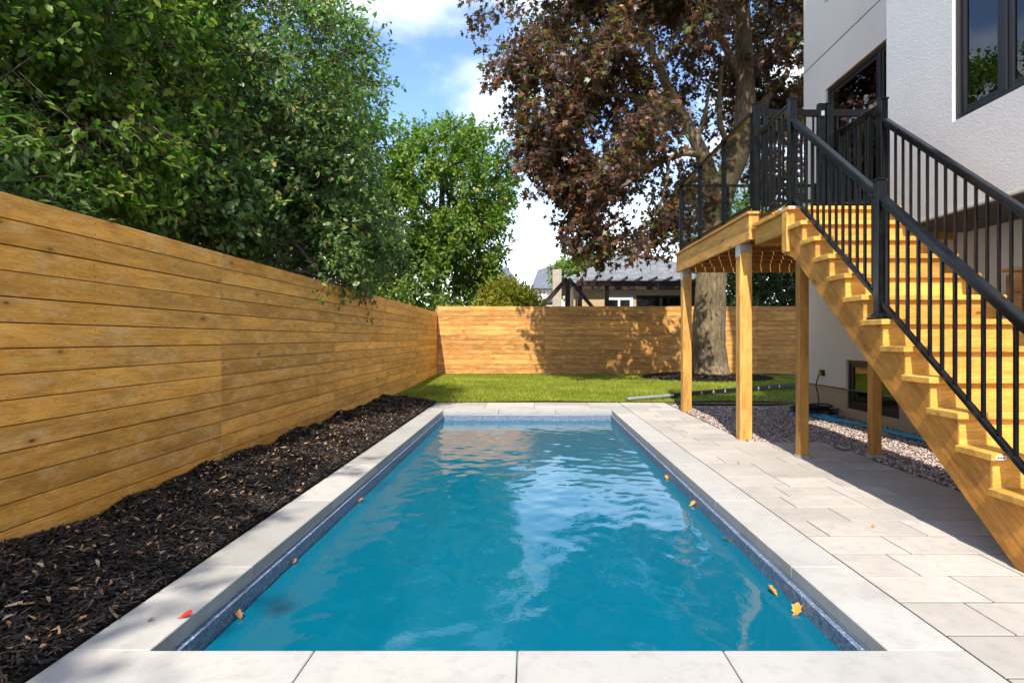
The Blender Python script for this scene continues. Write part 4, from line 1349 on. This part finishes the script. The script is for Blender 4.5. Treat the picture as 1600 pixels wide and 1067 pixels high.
make_tree("lime_tree", "sunlit green tree far behind the maple, seen through the deck glass", "tree", (9.2, 26, -.05),
          [(8.6, 26, 5.6, 1.3, 1.8, 2.0), (10.2, 25.5, 5.2, 1.8, 1.8, 2.4), (8.8, 26, 3.4, 1.6, 1.8, 1.4), (13.0, 26, 5.5, 2.2, 2, 2.6)],
          1900, 'oval', .19, 11, 'leaf_bright', 'bark', 44, [(9.2, 26, -.05), (9.2, 26, 2), (9.2, 26, 4.5)], .2, droop=.2, gap=.1)
make_tree("maple_tree", "huge purple-leaved maple with a thick pale trunk in front of the back fence", "tree", (TX, TY, .1),
          [(1.1, 14.2, 8.9, 1.9, 1.9, 1.4), (.35, 13.7, 7.0, 1.35, 1.5, 1.2), (1.6, 13.5, 5.7, 1.6, 1.7, 1.2), (2.2, 13.2, 4.4, 1.4, 1.5, .8), (2.0, 13.8, 7.0, 1.1, 1.6, 1.2, .8),
           (3.3, 14.2, 9.4, 2.0, 2.0, 1.1, .8), (5.9, 15.6, 9.4, 2.1, 2.4, 1.4, .8), (7.0, 16.6, 6.6, 1.4, 1.6, 1.3, .7), (8.2, 17, 9, 2.4, 2.6, 2.2),
           (.95, 13.0, 3.75, .55, .5, .42, 1.0), (2.5, 13.0, 3.55, .6, .6, .30, .5), (1.6, 13.2, 3.35, .5, .5, .35, .6), (.5, 13.3, 5.1, .8, .9, .8), (3.2, 13.4, 4.3, .8, .9, .7),
           (3.9, 17.6, 7.4, 1.8, 1.8, 1.6, .6), (2.4, 16.6, 7.4, 1.6, 1.8, 1.5, .6), (4.5, 15, 11.3, 3.0, 3, 1.6), (1.4, 15, 10.9, 2.2, 2.2, 1.5), (3.6, 17.0, 5.0, 1.1, 1.1, .9, .6), (6.2, 17.2, 8.0, 1.2, 1.3, 1.0, .5)],
          7600, 'maple', .145, 10, 'leaf_maple', 'bark_maple', 41,
          [(TX, TY, -.02), (TX - .04, TY, 1.2), (TX + .0, TY - .02, 2.5), (TX + .10, TY - .05, 3.8), (5.15, 15.8, 5.0), (5.65, 15.8, 6.4), (5.78, 15.8, 7.8), (5.6, 15.7, 10.5)], .47, limbs=False,
          limb_list=[([(TX + .10, TY - .05, 4.0), (4.86, 15.6, 5.1), (4.5, 15.5, 6.1), (3.92, 15.4, 7.1), (3.4, 15.2, 8.0), (2.8, 15.0, 9.1)], .26, .08),
                     ([(4.0, 15.4, 7.0), (3.3, 14.8, 7.2), (1.9, 14.1, 7.0), (.6, 13.7, 7.0)], .10, .03),
                     ([(4.5, 15.5, 6.0), (3.6, 14.6, 5.7), (2.2, 13.5, 4.7), (1.3, 13.1, 3.9)], .09, .02),
                     ([(3.4, 14.4, 5.6), (3.1, 13.5, 4.6), (2.7, 13.1, 3.6)], .05, .015),
                     ([(5.7, 15.8, 6.6), (6.3, 15.9, 7.5), (7.1, 16.2, 8.5)], .17, .07),
                     ([(4.35, 15.5, 6.3), (4.55, 15.3, 7.0), (4.62, 15.2, 7.6)], .08, .03),
                     ([(5.5, 15.8, 6.0), (5.0, 15.5, 6.9), (4.95, 15.2, 8.2)], .10, .04),
                     ([(5.65, 15.8, 6.2), (6.5, 15.7, 6.7), (7.1, 15.6, 7.6)], .10, .04),
                     ([(5.7, 15.8, 8), (4.8, 15.4, 9.4), (3.8, 14.8, 10.2)], .12, .03)],
          droop=.45, gap=.75, twig_len=.5, shell=.35)

# ================================================================== NEIGHBOURS
def hip(name, cx, cy, hx, hy, ez, az, mat, parent, ridge=0.0, t=.16):
    V = [(cx - hx, cy - hy, ez), (cx + hx, cy - hy, ez), (cx + hx, cy + hy, ez), (cx - hx, cy + hy, ez), (cx - ridge, cy, az), (cx + ridge, cy, az)]
    V += [(x, y, ez - t) for x, y, z in V[:4]]
    F = [(0, 1, 5, 4), (1, 2, 5), (2, 3, 4, 5), (3, 0, 4), (0, 6, 7, 1), (1, 7, 8, 2), (2, 8, 9, 3), (3, 9, 6, 0), (9, 8, 7, 6)]
    return mesh_obj(name, V, F, mat, parent, WL[parent.name])
nb = thing("brick_bungalow", (5.2, 29.5, 0), "yellow brick bungalow with a grey shingled hip roof behind the back fence", "house")
bx("wall", 1.95, 8.4, 26.3, 33, -.06, 3.62, M['brick'], nb, 0)
hip("roof", 5.2, 29.6, 3.7, 3.75, 3.80, 5.65, M['shingle'], nb, .05)
bx("gutter", 1.48, 8.92, 25.73, 25.845, 3.60, 3.72, M['alu'], nb, .01)
bx("chimney", 1.05, 1.45, 27, 27.5, -.06, 4.35, M['chimney'], nb)
dr = bx("door", 3.35, 4.6, 26.24, 26.298, 0.2, 3.05, M['doorwhite'], nb, .004)
for (a, b) in ((.45, 1.25), (1.35, 2.1), (2.2, 2.9)):
    bx("pane", 3.50, 3.92, 26.228, 26.238, a, b, M['winglass'], dr, 0)
    bx("pane", 4.02, 4.45, 26.228, 26.238, a, b, M['winglass'], dr, 0)
w_ = bx("window", 4.75, 6.9, 26.25, 26.298, 1.3, 3.1, M['frame'], nb, .004)
bx("pane", 4.83, 5.80, 26.238, 26.249, 1.4, 3.0, M['winglass'], w_, 0); bx("pane", 5.86, 6.82, 26.238, 26.249, 1.4, 3.0, M['winglass'], w_, 0)
lp = bx("wall_lantern", 7.32, 7.46, 26.12, 26.298, 2.55, 2.95, M['frame'], nb, .02)
bx("lantern_glass", 7.345, 7.435, 26.10, 26.119, 2.62, 2.86, M['lampglass'], lp, .01)
d2 = bx("door", 8.42, 9.2, 26.3, 26.36, 0, 3.0, M['doorwhite'], nb, .004)

pg = thing("pergola", (4.3, 23, 0), "dark brown garden pergola standing in front of the brick bungalow", "pergola")
for x in (1.95, 3.0, 6.35):
    bx("post", x - .08, x + .08, 22.92, 23.08, -.06, 3.35, M['pergola'], pg, .01)
for y in (22.9, 24.6):
    bx("beam", 1.8, 6.8, y - .13, y - .085, 3.2, 3.42, M['pergola'], pg, .01)
for k in range(9):
    x = 2.0 + k * .57
    beam("rafter", (x, 22.45, 3.50), (x, 25.1, 3.50), .10, .05, M['pergola'], pg)
bx("rear_post", 1.9, 2.06, 24.5, 24.66, -.06, 3.40, M['pergola'], pg, .01); bx("rear_post", 6.3, 6.46, 24.5, 24.66, -.06, 3.40, M['pergola'], pg, .01)
sw = thing("timber_gable_frame", (1.3, 22, 0), "dark timber A-shaped gable frame poking above the back fence", "gable frame")  # knee braces and gable timbers of the pergola
bx("post", 1.32, 1.50, 21.9, 22.05, -.06, 3.40, M['pergola'], sw, .01)
beam("brace", (1.38, 21.97, 3.42), (.30, 21.97, 2.25), .13, .10, M['pergola'], sw)
beam("brace", (1.44, 21.97, 3.42), (2.45, 21.97, 2.2), .13, .10, M['pergola'], sw)
beam("brace", (1.36, 22.10, 3.36), (.45, 23.2, 2.35), .10, .08, M['alu'], sw)
bx("leg", .22, .36, 21.9, 22.04, -.06, 2.32, M['pergola'], sw, .01); bx("leg", 2.38, 2.52, 21.9, 22.04, -.06, 2.27, M['pergola'], sw, .01)

fa = thing("grey_roofed_house", (-1.5, 46, 0), "distant house with a steep slate gable seen left of the yellow bush", "house")
bx("wall", -3.6, -.6, 44.5, 50, -.06, 4.6, M['stucco2'], fa, 0)
V = [(-4, 44.2, 4.6), (-.2, 44.2, 4.6), (-1.9, 46.5, 7.0), (-4, 50, 4.6), (-.2, 50, 4.6), (-1.9, 48, 7.0)]
mesh_obj("roof", V, [(0, 1, 2), (1, 4, 5, 2), (4, 3, 5), (3, 0, 2, 5), (0, 3, 4, 1)], M['shingle_dark'], fa, WL[fa.name])
fb = thing("white_house", (1.2, 44, 0), "distant white house with a dark blue-grey roof between bush and bungalow", "house")
bx("wall", .25, 3.2, 42, 48, -.06, 4.75, M['stucco2'], fb, 0)
V = [(.05, 41.7, 4.75), (3.5, 41.7, 4.75), (3.5, 48.2, 4.75), (.05, 48.2, 4.75), (.05 + .55, 44.5, 6.4), (3.2, 44.5, 7.2)]
mesh_obj("roof", V, [(0, 1, 5, 4), (1, 2, 5), (2, 3, 4, 5), (3, 0, 4), (3, 2, 1, 0)], M['shingle_dark'], fb, WL[fb.name])
bx("porch_roof", .9, 2.2, 40.8, 41.6, 3.55, 4.0, M['shingle_dark'], fb, .15)
bx("window", .6, 1.2, 41.95, 41.99, 2.4, 3.4, M['frame'], fb, .01)
